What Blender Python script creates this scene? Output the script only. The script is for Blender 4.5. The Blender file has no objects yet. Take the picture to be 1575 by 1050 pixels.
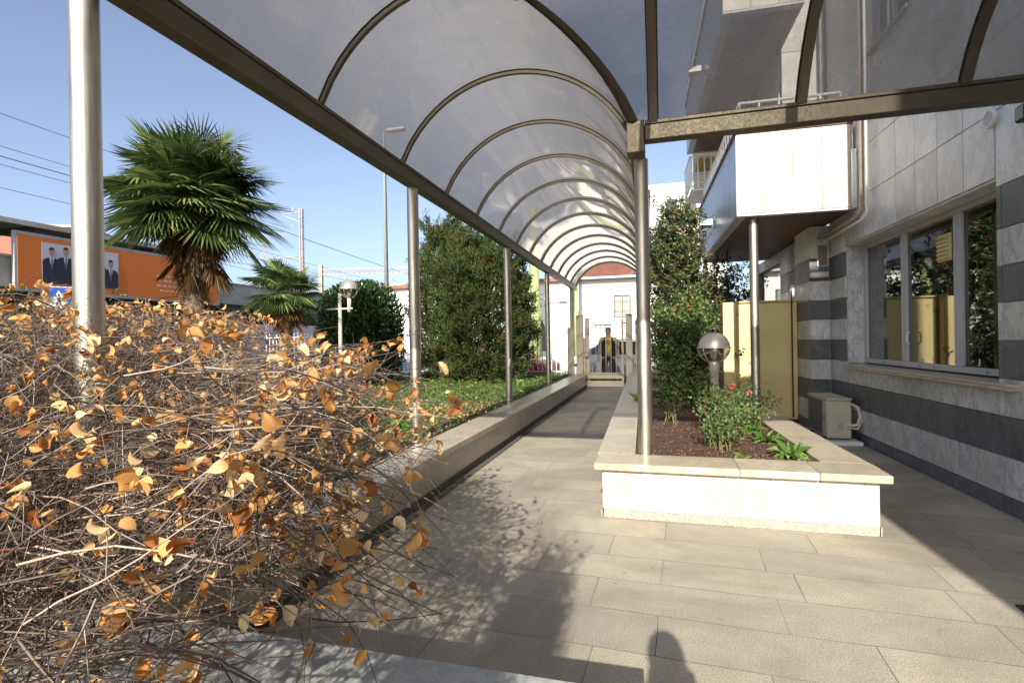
import bpy, math, random
import numpy as np
from mathutils import Matrix, Vector
R = math.radians
random.seed(7); rng = np.random.default_rng(7)
SC = bpy.context.scene
COL = SC.collection

# ------------------------------------------------------------------ camera, sky, sun, exposure
def make_camera():
    yaw, pitch, roll = R(15.56), R(-0.1), R(-0.945)
    F = Vector((-math.sin(yaw)*math.cos(pitch), math.cos(yaw)*math.cos(pitch), math.sin(pitch)))
    r = F.cross(Vector((0, 0, 1))).normalized(); u = r.cross(F)
    cr, sr = math.cos(roll), math.sin(roll)
    Rr = cr*r + sr*u; U = -sr*r + cr*u
    cd = bpy.data.cameras.new('camera'); co = bpy.data.objects.new('camera', cd); COL.objects.link(co)
    m = Matrix((Rr, U, -F)).transposed().to_4x4(); m.translation = Vector((0, 0, 1.45))
    co.matrix_world = m
    cd.sensor_width = 36; cd.lens = 820/1575*36
    cd.clip_start = 0.05; cd.clip_end = 3000
    SC.camera = co
make_camera()
SUN_EL, SUN_AZ = 27.5, 2.5
w = bpy.data.worlds.new('World'); SC.world = w; w.use_nodes = True
nt = w.node_tree; bg = nt.nodes['Background']
sky = nt.nodes.new('ShaderNodeTexSky'); sky.sky_type = 'NISHITA'; sky.sun_disc = False
sky.sun_elevation = R(SUN_EL); sky.sun_rotation = R(180-SUN_AZ)
sky.air_density = 1.0; sky.dust_density = 2.2; sky.ozone_density = 3.5; sky.altitude = 100
hs = nt.nodes.new('ShaderNodeHueSaturation'); hs.inputs['Saturation'].default_value = 0.80; hs.inputs['Hue'].default_value = 0.507
nt.links.new(sky.outputs[0], hs.inputs['Color']); nt.links.new(hs.outputs[0], bg.inputs[0]); bg.inputs[1].default_value = 0.1
sl = bpy.data.lights.new('sun', 'SUN'); sl.energy = 4.2; sl.angle = R(0.53); sl.color = (1.0, 0.93, 0.82)
so = bpy.data.objects.new('sun', sl); COL.objects.link(so); so.rotation_euler = (R(90-SUN_EL), 0, R(SUN_AZ))
SC.view_settings.view_transform = 'Standard'; SC.view_settings.look = 'None'
SC.view_settings.exposure = 1.1; SC.view_settings.gamma = 1

# ------------------------------------------------------------------ helpers
class MB:
    def __init__(s): s.v = []; s.f = []; s.m = []; s.sm = []; s.n = 0; s.mi = 0; s.smooth = False; s.M = None
    def add(s, V, Fs, mi=None, smooth=None):
        b = s.n
        if s.M is not None: V = [tuple(s.M @ Vector(p)) for p in V]
        s.v.extend([tuple(p) for p in V]); s.n += len(V)
        for f in Fs:
            s.f.append(tuple(b+i for i in f)); s.m.append(s.mi if mi is None else mi)
            s.sm.append(s.smooth if smooth is None else smooth)
        return s
    def box(s, x0, x1, y0, y1, z0, z1, mi=None, bev=0.0):
        if bev <= 0:
            V = [(x, y, z) for z in (z0, z1) for x, y in ((x0, y0), (x1, y0), (x1, y1), (x0, y1))]
            return s.add(V, [(0, 3, 2, 1), (4, 5, 6, 7), (0, 1, 5, 4), (1, 2, 6, 5), (2, 3, 7, 6), (3, 0, 4, 7)], mi)
        c = ((x0+x1)/2, (y0+y1)/2, (z0+z1)/2); h = ((x1-x0)/2, (y1-y0)/2, (z1-z0)/2); b = min(bev, *[0.45*a for a in h])
        V = []; idx = {}
        for sx in (-1, 1):
            for sy in (-1, 1):
                for sz in (-1, 1):
                    for a in range(3):
                        p = [c[0]+sx*(h[0]-b), c[1]+sy*(h[1]-b), c[2]+sz*(h[2]-b)]
                        p[a] += (sx, sy, sz)[a]*b; idx[(sx, sy, sz, a)] = len(V); V.append(p)
        Fs = []
        g = lambda sx, sy, sz, a: idx[(sx, sy, sz, a)]
        for q in (-1, 1):
            Fs.append([g(q, -1, -1, 0), g(q, 1, -1, 0), g(q, 1, 1, 0), g(q, -1, 1, 0)][::q])
            Fs.append([g(-1, q, -1, 1), g(-1, q, 1, 1), g(1, q, 1, 1), g(1, q, -1, 1)][::q])
            Fs.append([g(-1, -1, q, 2), g(1, -1, q, 2), g(1, 1, q, 2), g(-1, 1, q, 2)][::q])
        for p in (-1, 1):
            for q in (-1, 1):
                Fs.append([g(-1, p, q, 1), g(1, p, q, 1), g(1, p, q, 2), g(-1, p, q, 2)])
                Fs.append([g(p, -1, q, 0), g(p, 1, q, 0), g(p, 1, q, 2), g(p, -1, q, 2)])
                Fs.append([g(p, q, -1, 0), g(p, q, 1, 0), g(p, q, 1, 1), g(p, q, -1, 1)])
        for sx in (-1, 1):
            for sy in (-1, 1):
                for sz in (-1, 1): Fs.append([g(sx, sy, sz, a) for a in range(3)])
        return s.add(V, Fs, mi)
    def tube(s, P, r, seg=8, mi=None, caps=True, smooth=True):
        P = [Vector(p) for p in P]; n = len(P)
        rs = r if hasattr(r, '__len__') else [r]*n
        V = []; prev = None
        for i in range(n):
            t = (P[min(i+1, n-1)]-P[max(i-1, 0)])
            t = t.normalized() if t.length > 1e-9 else Vector((0, 0, 1))
            if prev is None:
                a = Vector((0, 0, 1)) if abs(t.z) < 0.9 else Vector((1, 0, 0)); x = t.cross(a).normalized()
            else:
                x = (prev - t*prev.dot(t)); x = x.normalized() if x.length > 1e-6 else t.orthogonal().normalized()
            prev = x; y = t.cross(x)
            for k in range(seg):
                a = 2*math.pi*k/seg; V.append(P[i]+(x*math.cos(a)+y*math.sin(a))*rs[i])
        Fs = []
        for i in range(n-1):
            for k in range(seg):
                k2 = (k+1) % seg; Fs.append((i*seg+k, i*seg+k2, (i+1)*seg+k2, (i+1)*seg+k))
        s.add(V, Fs, mi, smooth)
        if caps:
            b = s.n-len(V)
            for f in (tuple(b+k for k in range(seg))[::-1], tuple(b+(n-1)*seg+k for k in range(seg))):
                s.f.append(f); s.m.append(s.mi if mi is None else mi); s.sm.append(False)
        return s
    def cyl(s, x, y, z0, z1, r, seg=20, mi=None, r2=None): return s.tube([(x, y, z0), (x, y, z1)], [r, r if r2 is None else r2], seg, mi)
    def lathe(s, c, prof, seg=24, mi=None):
        V = []; n = len(prof)
        for r_, z in prof:
            for k in range(seg):
                a = 2*math.pi*k/seg; V.append((c[0]+r_*math.cos(a), c[1]+r_*math.sin(a), c[2]+z))
        Fs = [(i*seg+k, i*seg+(k+1) % seg, (i+1)*seg+(k+1) % seg, (i+1)*seg+k) for i in range(n-1) for k in range(seg)]
        return s.add(V, Fs, mi, True)
    def prism(s, pts, ax, a0, a1, mi=None, smooth=False):
        n = len(pts); V = []
        for a in (a0, a1):
            for p, q in pts: V.append({'x': (a, p, q), 'y': (p, a, q), 'z': (p, q, a)}[ax])
        Fs = [tuple(range(n))[::-1], tuple(range(n, 2*n))]+[(i, (i+1) % n, n+(i+1) % n, n+i) for i in range(n)]
        return s.add(V, Fs, mi, smooth)
    def build(s, name, mats, parent=None):
        me = bpy.data.meshes.new(name); me.from_pydata(s.v, [], s.f)
        if not isinstance(mats, (list, tuple)): mats = [mats]
        for m in mats: me.materials.append(m)
        me.polygons.foreach_set('material_index', s.m); me.polygons.foreach_set('use_smooth', s.sm)
        me.update(); return link(name, me, parent)
def link(name, me, parent=None):
    o = bpy.data.objects.new(name, me); COL.objects.link(o)
    if parent is not None: o.parent = parent
    return o
def arr_mesh(name, V, F, mat, parent=None, smooth=False):
    V = np.asarray(V, np.float32); F = np.asarray(F, np.int32); k = F.shape[1]
    me = bpy.data.meshes.new(name); me.vertices.add(len(V)); me.vertices.foreach_set('co', V.ravel())
    me.loops.add(F.size); me.loops.foreach_set('vertex_index', F.ravel())
    me.polygons.add(len(F)); me.polygons.foreach_set('loop_start', np.arange(0, F.size, k, dtype=np.int32))
    me.polygons.foreach_set('loop_total', np.full(len(F), k, np.int32))
    me.polygons.foreach_set('use_smooth', np.full(len(F), smooth))
    for m in (mat if isinstance(mat, list) else [mat]): me.materials.append(m)
    me.update(calc_edges=True); me.validate(); return link(name, me, parent)
def tag(o, label=None, cat=None, group=None, kind=None):
    if label: o['label'] = label
    if cat: o['category'] = cat
    if group: o['group'] = group
    if kind: o['kind'] = kind
    return o
def empty(name, loc=(0, 0, 0), rz=0.0, label=None, cat=None, group=None):
    o = bpy.data.objects.new(name, None); COL.objects.link(o); o.location = loc; o.rotation_euler = (0, 0, rz)
    o.empty_display_size = 0.2
    return tag(o, label, cat, group)
def kids(o): return [c for c in COL.objects if c.parent == o]
def copy_tree(o, parent=None):
    c = o.copy(); COL.objects.link(c)
    if parent is not None: c.parent = parent
    for ch in kids(o): copy_tree(ch, c)
    return c

# ------------------------------------------------------------------ materials
class NT:
    def __init__(s, name):
        s.mat = bpy.data.materials.new(name); s.mat.use_nodes = True; s.t = s.mat.node_tree; s.b = s.t.nodes['Principled BSDF']; s.out = s.t.nodes['Material Output']
    def n(s, typ, **kw):
        nd = s.t.nodes.new('ShaderNode'+typ)
        for k, v in kw.items():
            if hasattr(nd, k): setattr(nd, k, v)
            else: nd.inputs[k].default_value = v
        return nd
    def l(s, a, b): s.t.links.new(a, b)
    def coord(s, island=False):
        tc = s.n('TexCoord').outputs['Object']
        if island:
            g = s.n('NewGeometry'); mu = s.n('VectorMath', operation='SCALE'); mu.inputs[0].default_value = (37.1, 19.7, 53.3)
            s.l(g.outputs['Random Per Island'], mu.inputs['Scale']); ad = s.n('VectorMath', operation='ADD')
            s.l(tc, ad.inputs[0]); s.l(mu.outputs[0], ad.inputs[1]); return ad.outputs[0]
        return tc
    def noise(s, c, scale, detail=4, rough=0.55, dist=0.0):
        nd = s.n('TexNoise'); nd.inputs['Scale'].default_value = scale; nd.inputs['Detail'].default_value = detail
        nd.inputs['Roughness'].default_value = rough; nd.inputs['Distortion'].default_value = dist
        s.l(c, nd.inputs['Vector']); return nd.outputs['Fac']
    def ramp(s, f, stops):
        r = s.n('ValToRGB'); e = r.color_ramp.elements
        while len(e) < len(stops): e.new(0.5)
        for i, (p, c) in enumerate(stops):
            e[i].position = p; e[i].color = (c, c, c, 1) if not hasattr(c, '__len__') else (*c, 1)
        s.l(f, r.inputs[0]); return r.outputs[0]
    def mix(s, f, a, b, mode='MIX'):
        m = s.n('Mix', data_type='RGBA', blend_type=mode)
        for sock, val in ((m.inputs[0], f), (m.inputs[6], a), (m.inputs[7], b)):
            if hasattr(val, 'is_linked'): s.l(val, sock)
            elif hasattr(val, '__len__'): sock.default_value = (*val, 1)
            else: sock.default_value = val
        return m.outputs[2]
    def fres(s, a, b, p):
        lw = s.n('LayerWeight'); lw.inputs[0].default_value = 0.5; q = s.n('Math', operation='POWER'); s.l(lw.outputs['Facing'], q.inputs[0]); q.inputs[1].default_value = p
        r = s.n('Math', operation='MULTIPLY_ADD'); s.l(q.outputs[0], r.inputs[0]); r.inputs[1].default_value = b; r.inputs[2].default_value = a; return r.outputs[0]
    def bump(s, h, strength=0.3, dist=0.01):
        b = s.n('Bump'); b.inputs['Strength'].default_value = strength; b.inputs['Distance'].default_value = dist
        s.l(h, b.inputs['Height']); s.l(b.outputs[0], s.b.inputs['Normal'])
    def base(s, c, rough=0.6, metal=0.0, spec=None):
        if hasattr(c, 'is_linked'): s.l(c, s.b.inputs['Base Color'])
        else: s.b.inputs['Base Color'].default_value = (*c, 1)
        if hasattr(rough, 'is_linked'): s.l(rough, s.b.inputs['Roughness'])
        else: s.b.inputs['Roughness'].default_value = rough
        s.b.inputs['Metallic'].default_value = metal
        if spec is not None: s.b.inputs['Specular IOR Level'].default_value = spec
        return s
def m_plain(name, c, rough=0.6, metal=0.0, var=0.12, scale=6.0, bump=0.0, spec=None):
    n = NT(name); co = n.coord(); f = n.noise(co, scale, 5)
    lo = tuple(x*(1-var) for x in c); hi = tuple(min(1, x*(1+var)) for x in c)
    n.base(n.ramp(f, [(0.3, lo), (0.7, hi)]), rough, metal, spec)
    if bump: n.bump(n.noise(co, scale*8, 4), bump, 0.005)
    return n.mat
def m_marble(name, base, vein, scale=1.0, island=True, rough=0.35, stain=None, vamt=0.6, var=0.08):
    n = NT(name); co = n.coord(island)
    mpv = n.n('Mapping'); mpv.inputs['Rotation'].default_value = (0.6, 0.5, 0.4); mpv.inputs['Scale'].default_value = (1.0, 1.0, 0.55); n.l(co, mpv.inputs[0])
    a = n.noise(mpv.outputs[0], 2.6*scale, 8, 0.72, 0.25)
    v = n.ramp(a, [(0.45, 0.0), (0.494, 1.0), (0.504, 1.0), (0.525, 0.35), (0.60, 0.0)])
    b = n.noise(mpv.outputs[0], 7.5*scale, 7, 0.75, 0.2); v2 = n.ramp(b, [(0.46, 0.0), (0.5, 0.6), (0.53, 0.0)])
    vv = n.mix(1.0, v, v2, 'LIGHTEN'); cl = n.noise(co, 0.9*scale, 3)
    c0 = n.mix(n.ramp(cl, [(0.35, 0), (0.65, 1)]), tuple(x*(1-var) for x in base), tuple(min(1, x*(1+var)) for x in base))
    if stain is not None: c0 = n.mix(n.ramp(n.noise(co, 1.4*scale, 5), [(0.5, 0), (0.75, 0.8)]), c0, stain)
    if island:
        g = n.n('NewGeometry'); rr = n.ramp(g.outputs['Random Per Island'], [(0, 0.88), (1, 1.06)]); c0 = n.mix(1.0, c0, rr, 'MULTIPLY')
    sc = n.n('Math', operation='MULTIPLY'); n.l(vv, sc.inputs[0]); sc.inputs[1].default_value = vamt
    n.base(n.mix(sc.outputs[0], c0, vein), rough); n.bump(n.noise(co, 30, 3), 0.08, 0.003); return n.mat
def m_granite(name, c, speck=0.35, rough=0.75, paving=False):
    n = NT(name); co = n.coord()
    s1 = n.noise(co, 170, 2, 0.8); s2 = n.noise(co, 85, 3, 0.8); big = n.noise(co, 1.1, 6, 0.62); mid = n.noise(co, 5.0, 6, 0.65)
    col = n.mix(n.ramp(s1, [(0.42, 0), (0.58, 1)]), tuple(x*(1-speck) for x in c), tuple(min(1, x*(1+speck)) for x in c))
    col = n.mix(n.ramp(s2, [(0.54, 0), (0.66, 0.42)]), col, tuple(x*0.45 for x in c))
    col = n.mix(n.ramp(mid, [(0.4, 0), (0.75, 0.28)]), col, tuple(min(1, x*1.45) for x in c))
    col = n.mix(n.ramp(big, [(0.35, 0.0), (0.7, 0.35)]), col, (c[0]*0.62, c[1]*0.62, c[2]*0.62))
    if paving:
        mp = n.n('Mapping'); mp.inputs['Rotation'].default_value = (0, 0, R(2.2)); mp.inputs['Location'].default_value = (0.12, 0.06, 0); n.l(co, mp.inputs[0])
        wob = n.n('TexNoise'); wob.inputs['Scale'].default_value = 0.8; n.l(co, wob.inputs['Vector'])
        ma = n.n('VectorMath', operation='MULTIPLY_ADD'); n.l(wob.outputs['Color'], ma.inputs[0]); ma.inputs[1].default_value = (0.05, 0.05, 0); n.l(mp.outputs[0], ma.inputs[2])
        br = n.n('TexBrick'); br.offset = 0.37; br.offset_frequency = 2; br.squash = 0.78; br.squash_frequency = 3
        for k, v in (('Scale', 1.0), ('Mortar Size', 0.0032), ('Mortar Smooth', 0.3), ('Bias', 0.0), ('Brick Width', 0.98), ('Row Height', 0.37)): br.inputs[k].default_value = v
        br.inputs['Color1'].default_value = (0.84, 0.84, 0.85, 1); br.inputs['Color2'].default_value = (1.07, 1.03, 0.98, 1); br.inputs['Mortar'].default_value = (0.9, 0.9, 0.9, 1)
        n.l(ma.outputs[0], br.inputs['Vector'])
        col = n.mix(1.0, col, br.outputs['Color'], 'MULTIPLY')
        dn = n.ramp(n.noise(co, 2.5, 5), [(0.28, 0.15), (0.58, 1.0)]); mm = n.n('Math', operation='MULTIPLY'); n.l(br.outputs['Fac'], mm.inputs[0]); n.l(dn, mm.inputs[1])
        col = n.mix(mm.outputs[0], col, (0.10, 0.088, 0.07))
        wet = n.ramp(n.noise(co, 0.75, 7, 0.68, 1.0), [(0.42, 0), (0.66, 0.55)]); col = n.mix(wet, col, (0.17, 0.145, 0.11))
        spot = n.ramp(n.noise(co, 9.0, 3, 0.6, 0.5), [(0.70, 0), (0.74, 0.5)]); col = n.mix(spot, col, (0.12, 0.10, 0.08))
        scr = n.ramp(n.noise(co, 3.3, 8, 0.75, 2.0), [(0.66, 0), (0.72, 0.35)]); col = n.mix(scr, col, (0.62, 0.6, 0.55))
        h = n.n('Math', operation='SUBTRACT'); n.l(n.noise(co, 140, 3), h.inputs[0]); n.l(br.outputs['Fac'], h.inputs[1]); n.bump(h.outputs[0], 0.09, 0.003)
    else: n.bump(s2, 0.15, 0.004)
    n.base(col, rough); return n.mat
def m_leaf(name, stops, trans=0.3, rough=0.45, spec=0.4, patch=None):
    n = NT(name); g = n.n('NewGeometry'); c = n.ramp(g.outputs['Random Per Island'], stops)
    big = n.noise(n.coord(), 1.6, 3); c = n.mix(1.0, c, n.ramp(big, [(0.3, 0.72), (0.7, 1.2)]), 'MULTIPLY')
    if patch is not None: c = n.mix(n.ramp(n.noise(n.coord(), 3.6, 4), [(0.56, 0.0), (0.68, 0.75)]), c, patch)
    n.base(c, rough, 0, spec); tr = n.n('BsdfTranslucent'); n.l(c, tr.inputs[0]); mx = n.n('MixShader'); mx.inputs[0].default_value = trans
    n.l(n.b.outputs[0], mx.inputs[1]); n.l(tr.outputs[0], mx.inputs[2]); n.l(mx.outputs[0], n.out.inputs[0]); return n.mat
def m_panel():
    n = NT('tinted_acrylic'); co = n.coord(); t = n.n('BsdfTransparent'); t.inputs[0].default_value = (0.68, 0.665, 0.65, 1)
    tr = n.n('BsdfTranslucent'); tr.inputs[0].default_value = (0.58, 0.55, 0.505, 1); g = n.n('BsdfGlossy'); g.inputs['Roughness'].default_value = 0.06
    g.inputs[0].default_value = (0.9, 0.86, 0.8, 1)
    mq = n.n('Mapping'); mq.inputs['Scale'].default_value = (1.0, 5.0, 1.0); n.l(co, mq.inputs[0]); dd = n.mix(0.25, n.noise(co, 1.9, 8, 0.7, 0.8), n.noise(mq.outputs[0], 2.2, 6, 0.7, 0.5)); dirt = n.ramp(dd, [(0.34, 0.25), (0.66, 0.37)])
    m1 = n.n('MixShader'); n.l(dirt, m1.inputs[0]); n.l(t.outputs[0], m1.inputs[1]); n.l(tr.outputs[0], m1.inputs[2])
    fr = n.fres(0.04, 0.85, 3.6); m2 = n.n('MixShader'); n.l(fr, m2.inputs[0]); n.l(m1.outputs[0], m2.inputs[1]); n.l(g.outputs[0], m2.inputs[2])
    wv = n.n('Bump'); wv.inputs['Strength'].default_value = 0.12; wv.inputs['Distance'].default_value = 0.02; n.l(n.noise(co, 1.3, 2), wv.inputs['Height'])
    n.l(wv.outputs[0], g.inputs['Normal']); n.l(m2.outputs[0], n.out.inputs[0]); return n.mat
def m_glass(name, tint=(0.9, 0.95, 0.95), mixg=0.12, rough=0.0):
    n = NT(name); t = n.n('BsdfTransparent'); t.inputs[0].default_value = (*tint, 1); g = n.n('BsdfGlossy'); g.inputs['Roughness'].default_value = rough
    m = n.n('MixShader'); n.l(n.fres(mixg, 0.6, 4.0), m.inputs[0]); n.l(t.outputs[0], m.inputs[1]); n.l(g.outputs[0], m.inputs[2]); n.l(m.outputs[0], n.out.inputs[0]); return n.mat
def m_steel(name, c, rough=0.33, met=1.0, zs=0.06):
    n = NT(name); co = n.coord(); mp = n.n('Mapping'); mp.inputs['Scale'].default_value = (1, 1, zs); n.l(co, mp.inputs[0])
    f = n.noise(mp.outputs[0], 60, 3); b = n.noise(co, 3, 5)
    n.base(n.mix(n.ramp(b, [(0.35, 0), (0.7, 1)]), tuple(x*0.82 for x in c), c), n.ramp(f, [(0.3, rough-0.06), (0.7, rough+0.1)]), met); return n.mat

M = {}
M['paving'] = m_granite('granite_paving', (0.425, 0.39, 0.318), 0.5, 0.72, True)
M['granite'] = m_granite('speckled_granite', (0.36, 0.325, 0.265), 0.6)
M['marble_warm'] = m_marble('warm_white_marble', (0.58, 0.55, 0.485), (0.38, 0.28, 0.18), 1.1, stain=(0.52, 0.44, 0.32), vamt=0.5)
M['coping'] = m_marble('beige_marble_coping', (0.50, 0.445, 0.345), (0.34, 0.27, 0.19), 0.9, stain=(0.37, 0.32, 0.25), vamt=0.7)
M['coping_grey'] = m_marble('grey_green_marble_coping', (0.42, 0.43, 0.40), (0.22, 0.24, 0.23), 1.4, stain=(0.30, 0.31, 0.28), vamt=0.6)
M['wallface'] = m_marble('aged_marble_slabs', (0.46, 0.42, 0.34), (0.30, 0.27, 0.22), 1.0, stain=(0.33, 0.30, 0.24), vamt=0.35)
M['marble'] = m_marble('carrara_marble', (0.62, 0.62, 0.61), (0.20, 0.22, 0.24), 1.6, vamt=0.6, stain=(0.48, 0.47, 0.43))
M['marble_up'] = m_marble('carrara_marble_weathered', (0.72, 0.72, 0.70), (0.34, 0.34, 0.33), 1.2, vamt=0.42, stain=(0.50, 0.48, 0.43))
M['slate'] = m_marble('dark_slate', (0.085, 0.094, 0.104), (0.19, 0.20, 0.21), 1.0, rough=0.42, vamt=0.5, var=0.3)
M['greypanel'] = m_marble('grey_polished_stone', (0.46, 0.49, 0.52), (0.32, 0.35, 0.38), 2.0, rough=0.33, vamt=0.5)
M['joint'] = m_plain('pale_grout', (0.42, 0.41, 0.38), 0.9)
M['dark'] = m_plain('dark_void', (0.02, 0.02, 0.022), 0.8)
M['wood'] = m_plain('brown_wood_slats', (0.13, 0.055, 0.028), 0.5, var=0.3, scale=3)
M['bronze'] = m_steel('bronze_anodised_beam', (0.155, 0.138, 0.105), 0.46, 0.8, 1.0)
M['steel'] = m_steel('satin_champagne_steel', (0.60, 0.55, 0.46), 0.42)
M['panel'] = m_panel()
M['rubber'] = m_plain('black_gasket', (0.02, 0.02, 0.02), 0.5)
M['whitep'] = m_plain('white_paint', (0.78, 0.78, 0.76), 0.5, var=0.05)
M['cream'] = m_plain('cream_paint', (0.62, 0.555, 0.42), 0.5, var=0.06)
M['render'] = m_plain('white_render', (0.80, 0.79, 0.75), 0.9, var=0.04, scale=1.5)
M['yellow'] = m_plain('yellow_paint', (0.66, 0.53, 0.25), 0.55, var=0.09, scale=2.5)
M['alu'] = m_plain('grey_aluminium_frame', (0.46, 0.455, 0.48), 0.4, var=0.05)
M['window'] = m_glass('window_glass', (0.62, 0.68, 0.64), 0.20)
M['soil'] = m_plain('garden_soil', (0.075, 0.042, 0.027), 0.95, var=0.4, scale=12, bump=0.6)
M['turf'] = m_plain('turf_base', (0.085, 0.088, 0.035), 0.95, var=0.45, scale=2.5, bump=0.5)
M['asphalt'] = m_plain('asphalt', (0.075, 0.073, 0.07), 0.9, var=0.2, scale=4, bump=0.2)
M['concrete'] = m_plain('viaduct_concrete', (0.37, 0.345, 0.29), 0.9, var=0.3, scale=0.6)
M['concrete_dk'] = m_plain('dark_concrete', (0.085, 0.08, 0.07), 0.9, var=0.3, scale=0.6)  # darker concrete for viaduct deck and piers, rafters, wall plinth and gutter strip
M['bark'] = m_plain('bark', (0.15, 0.11, 0.075), 0.9, var=0.35, scale=20, bump=0.5)
M['twig'] = (lambda n: (n.base(n.ramp(n.n('NewGeometry').outputs['Random Per Island'], [(0.0, (0.03, 0.022, 0.017)), (0.45, (0.085, 0.062, 0.046)), (0.75, (0.20, 0.15, 0.11)), (0.9, (0.42, 0.34, 0.26)), (0.93, (0.40, 0.32, 0.25)), (1.0, (0.22, 0.07, 0.04))]), 0.6), n.mat)[1])(NT('hedge_twig_bark'))
M['hleaf'] = m_leaf('golden_autumn_leaf', [(0.0, (0.30, 0.10, 0.03)), (0.2, (0.56, 0.25, 0.065)), (0.65, (0.72, 0.41, 0.15)), (1.0, (0.80, 0.62, 0.36))], 0.35, 0.5, 0.3)
M['ivy'] = m_leaf('bright_ground_ivy_leaf', [(0.0, (0.06, 0.11, 0.018)), (0.6, (0.115, 0.19, 0.035)), (1.0, (0.22, 0.27, 0.08))], 0.3)
M['conifer'] = m_leaf('conifer_spray', [(0.0, (0.02, 0.042, 0.012)), (0.5, (0.034, 0.058, 0.017)), (0.86, (0.085, 0.11, 0.028)), (1.0, (0.13, 0.14, 0.035))], 0.18, 0.6, 0.2, (0.15, 0.075, 0.03))
M['laurel'] = m_leaf('laurel_leaf', [(0.0, (0.012, 0.035, 0.012)), (0.6, (0.03, 0.07, 0.02)), (1.0, (0.08, 0.13, 0.035))], 0.12, 0.32, 0.5)
M['tree'] = m_leaf('glossy_tree_leaf', [(0.0, (0.018, 0.04, 0.012)), (0.5, (0.045, 0.08, 0.022)), (0.85, (0.11, 0.145, 0.045)), (1.0, (0.22, 0.10, 0.04))], 0.16, 0.35, 0.5)
M['rose'] = m_leaf('rose_leaf', [(0.0, (0.05, 0.10, 0.025)), (0.6, (0.11, 0.19, 0.05)), (0.92, (0.20, 0.26, 0.08)), (1.0, (0.22, 0.06, 0.03))], 0.28)
M['prim'] = m_leaf('bright_broad_leaf', [(0.0, (0.06, 0.13, 0.025)), (0.5, (0.12, 0.22, 0.04)), (1.0, (0.22, 0.33, 0.09))], 0.25)
M['petal'] = m_leaf('rose_petal', [(0.0, (0.62, 0.06, 0.06)), (1.0, (0.75, 0.28, 0.22))], 0.3)
M['palm'] = m_leaf('palm_blade', [(0.0, (0.025, 0.055, 0.018)), (0.55, (0.09, 0.14, 0.04)), (1.0, (0.25, 0.29, 0.09))], 0.24, 0.38, 0.5)
M['palmdead'] = m_leaf('dead_palm_frond', [(0.0, (0.045, 0.024, 0.012)), (0.6, (0.12, 0.065, 0.027)), (1.0, (0.30, 0.18, 0.06))], 0.15, 0.7, 0.2)
M['chip'] = m_leaf('bark_chip', [(0.0, (0.06, 0.028, 0.018)), (0.6, (0.16, 0.075, 0.045)), (1.0, (0.32, 0.19, 0.12))], 0.0, 0.9, 0.2)

# ------------------------------------------------------------------ leaf and twig generators
def unit(a): return a/np.maximum(np.linalg.norm(a, axis=-1, keepdims=True), 1e-9)
def leaves(P, L, W, D=None, N=None, droop=0.0, fold=0.25):
    """diamond leaves folded on the midrib: arrays of points, lengths; returns V, F (triangles)"""
    n = len(P); L = np.broadcast_to(L, n)[:, None]; W = np.broadcast_to(W, n)[:, None]
    if D is None: D = rng.normal(size=(n, 3))
    D = unit(D + np.array([0, 0, -droop])); 
    if N is None: N = rng.normal(size=(n, 3))
    S = unit(np.cross(D, N)); U = unit(np.cross(S, D))
    b = P; t = P+D*L; l = P+D*L*0.42-S*W/2+U*W*fold; r = P+D*L*0.42+S*W/2+U*W*fold
    V = np.stack([b, l, t, r], 1).reshape(-1, 3); i = np.arange(n)[:, None]*4
    F = np.concatenate([i+[0, 1, 2], i+[0, 2, 3]], 1).reshape(-1, 3); return V, F
def ovate(P, L, W, D, N, curl=0.5):
    """near leaves: 4 rows x 3 columns, cupped and curled along their length"""
    n = len(P); D = unit(D); S = unit(np.cross(D, N)); U = unit(np.cross(S, D)); L = L[:, None]; W = W[:, None]
    ts = [0.0, 0.08, 0.22, 0.38, 0.55, 0.72, 0.88, 1.0]; ws = [0.04, 0.50, 0.90, 1.0, 0.92, 0.66, 0.28, 0.01]
    cu = rng.normal(curl, 0.8, (n, 1)); cup = rng.normal(0.45, 0.4, (n, 1)); tw = rng.normal(0, 0.9, (n, 1)); jit = rng.uniform(0, 0.35, (n, 1)); ph = rng.uniform(0, 6.28, (n, 1)); rows = []
    for t, wd in zip(ts, ws):
        a = cu*t*1.6; c = P + D*L*(np.sin(a+1e-4)/(cu*1.6+1e-4)) - U*L*((1-np.cos(a))/(cu*1.6+1e-4))
        Sd = S*np.cos(tw*t)+U*np.sin(tw*t)
        Un = U*np.cos(a)+D*np.sin(a)
        for k in (-1, -0.55, 0, 0.55, 1):
            rows.append(c + Sd*W*0.5*wd*k*(1+jit*np.sin(6*t+ph)*abs(k)) + Un*W*cup*wd*k*k)
    V = np.stack(rows, 1).reshape(-1, 3); F = []
    i = np.arange(n)[:, None]*40
    for r_ in range(7):
        for k in range(4):
            a = r_*5+k; F.append(i+np.array([a, a+1, a+6, a+5]))
    return V, np.concatenate(F, 0)
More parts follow.
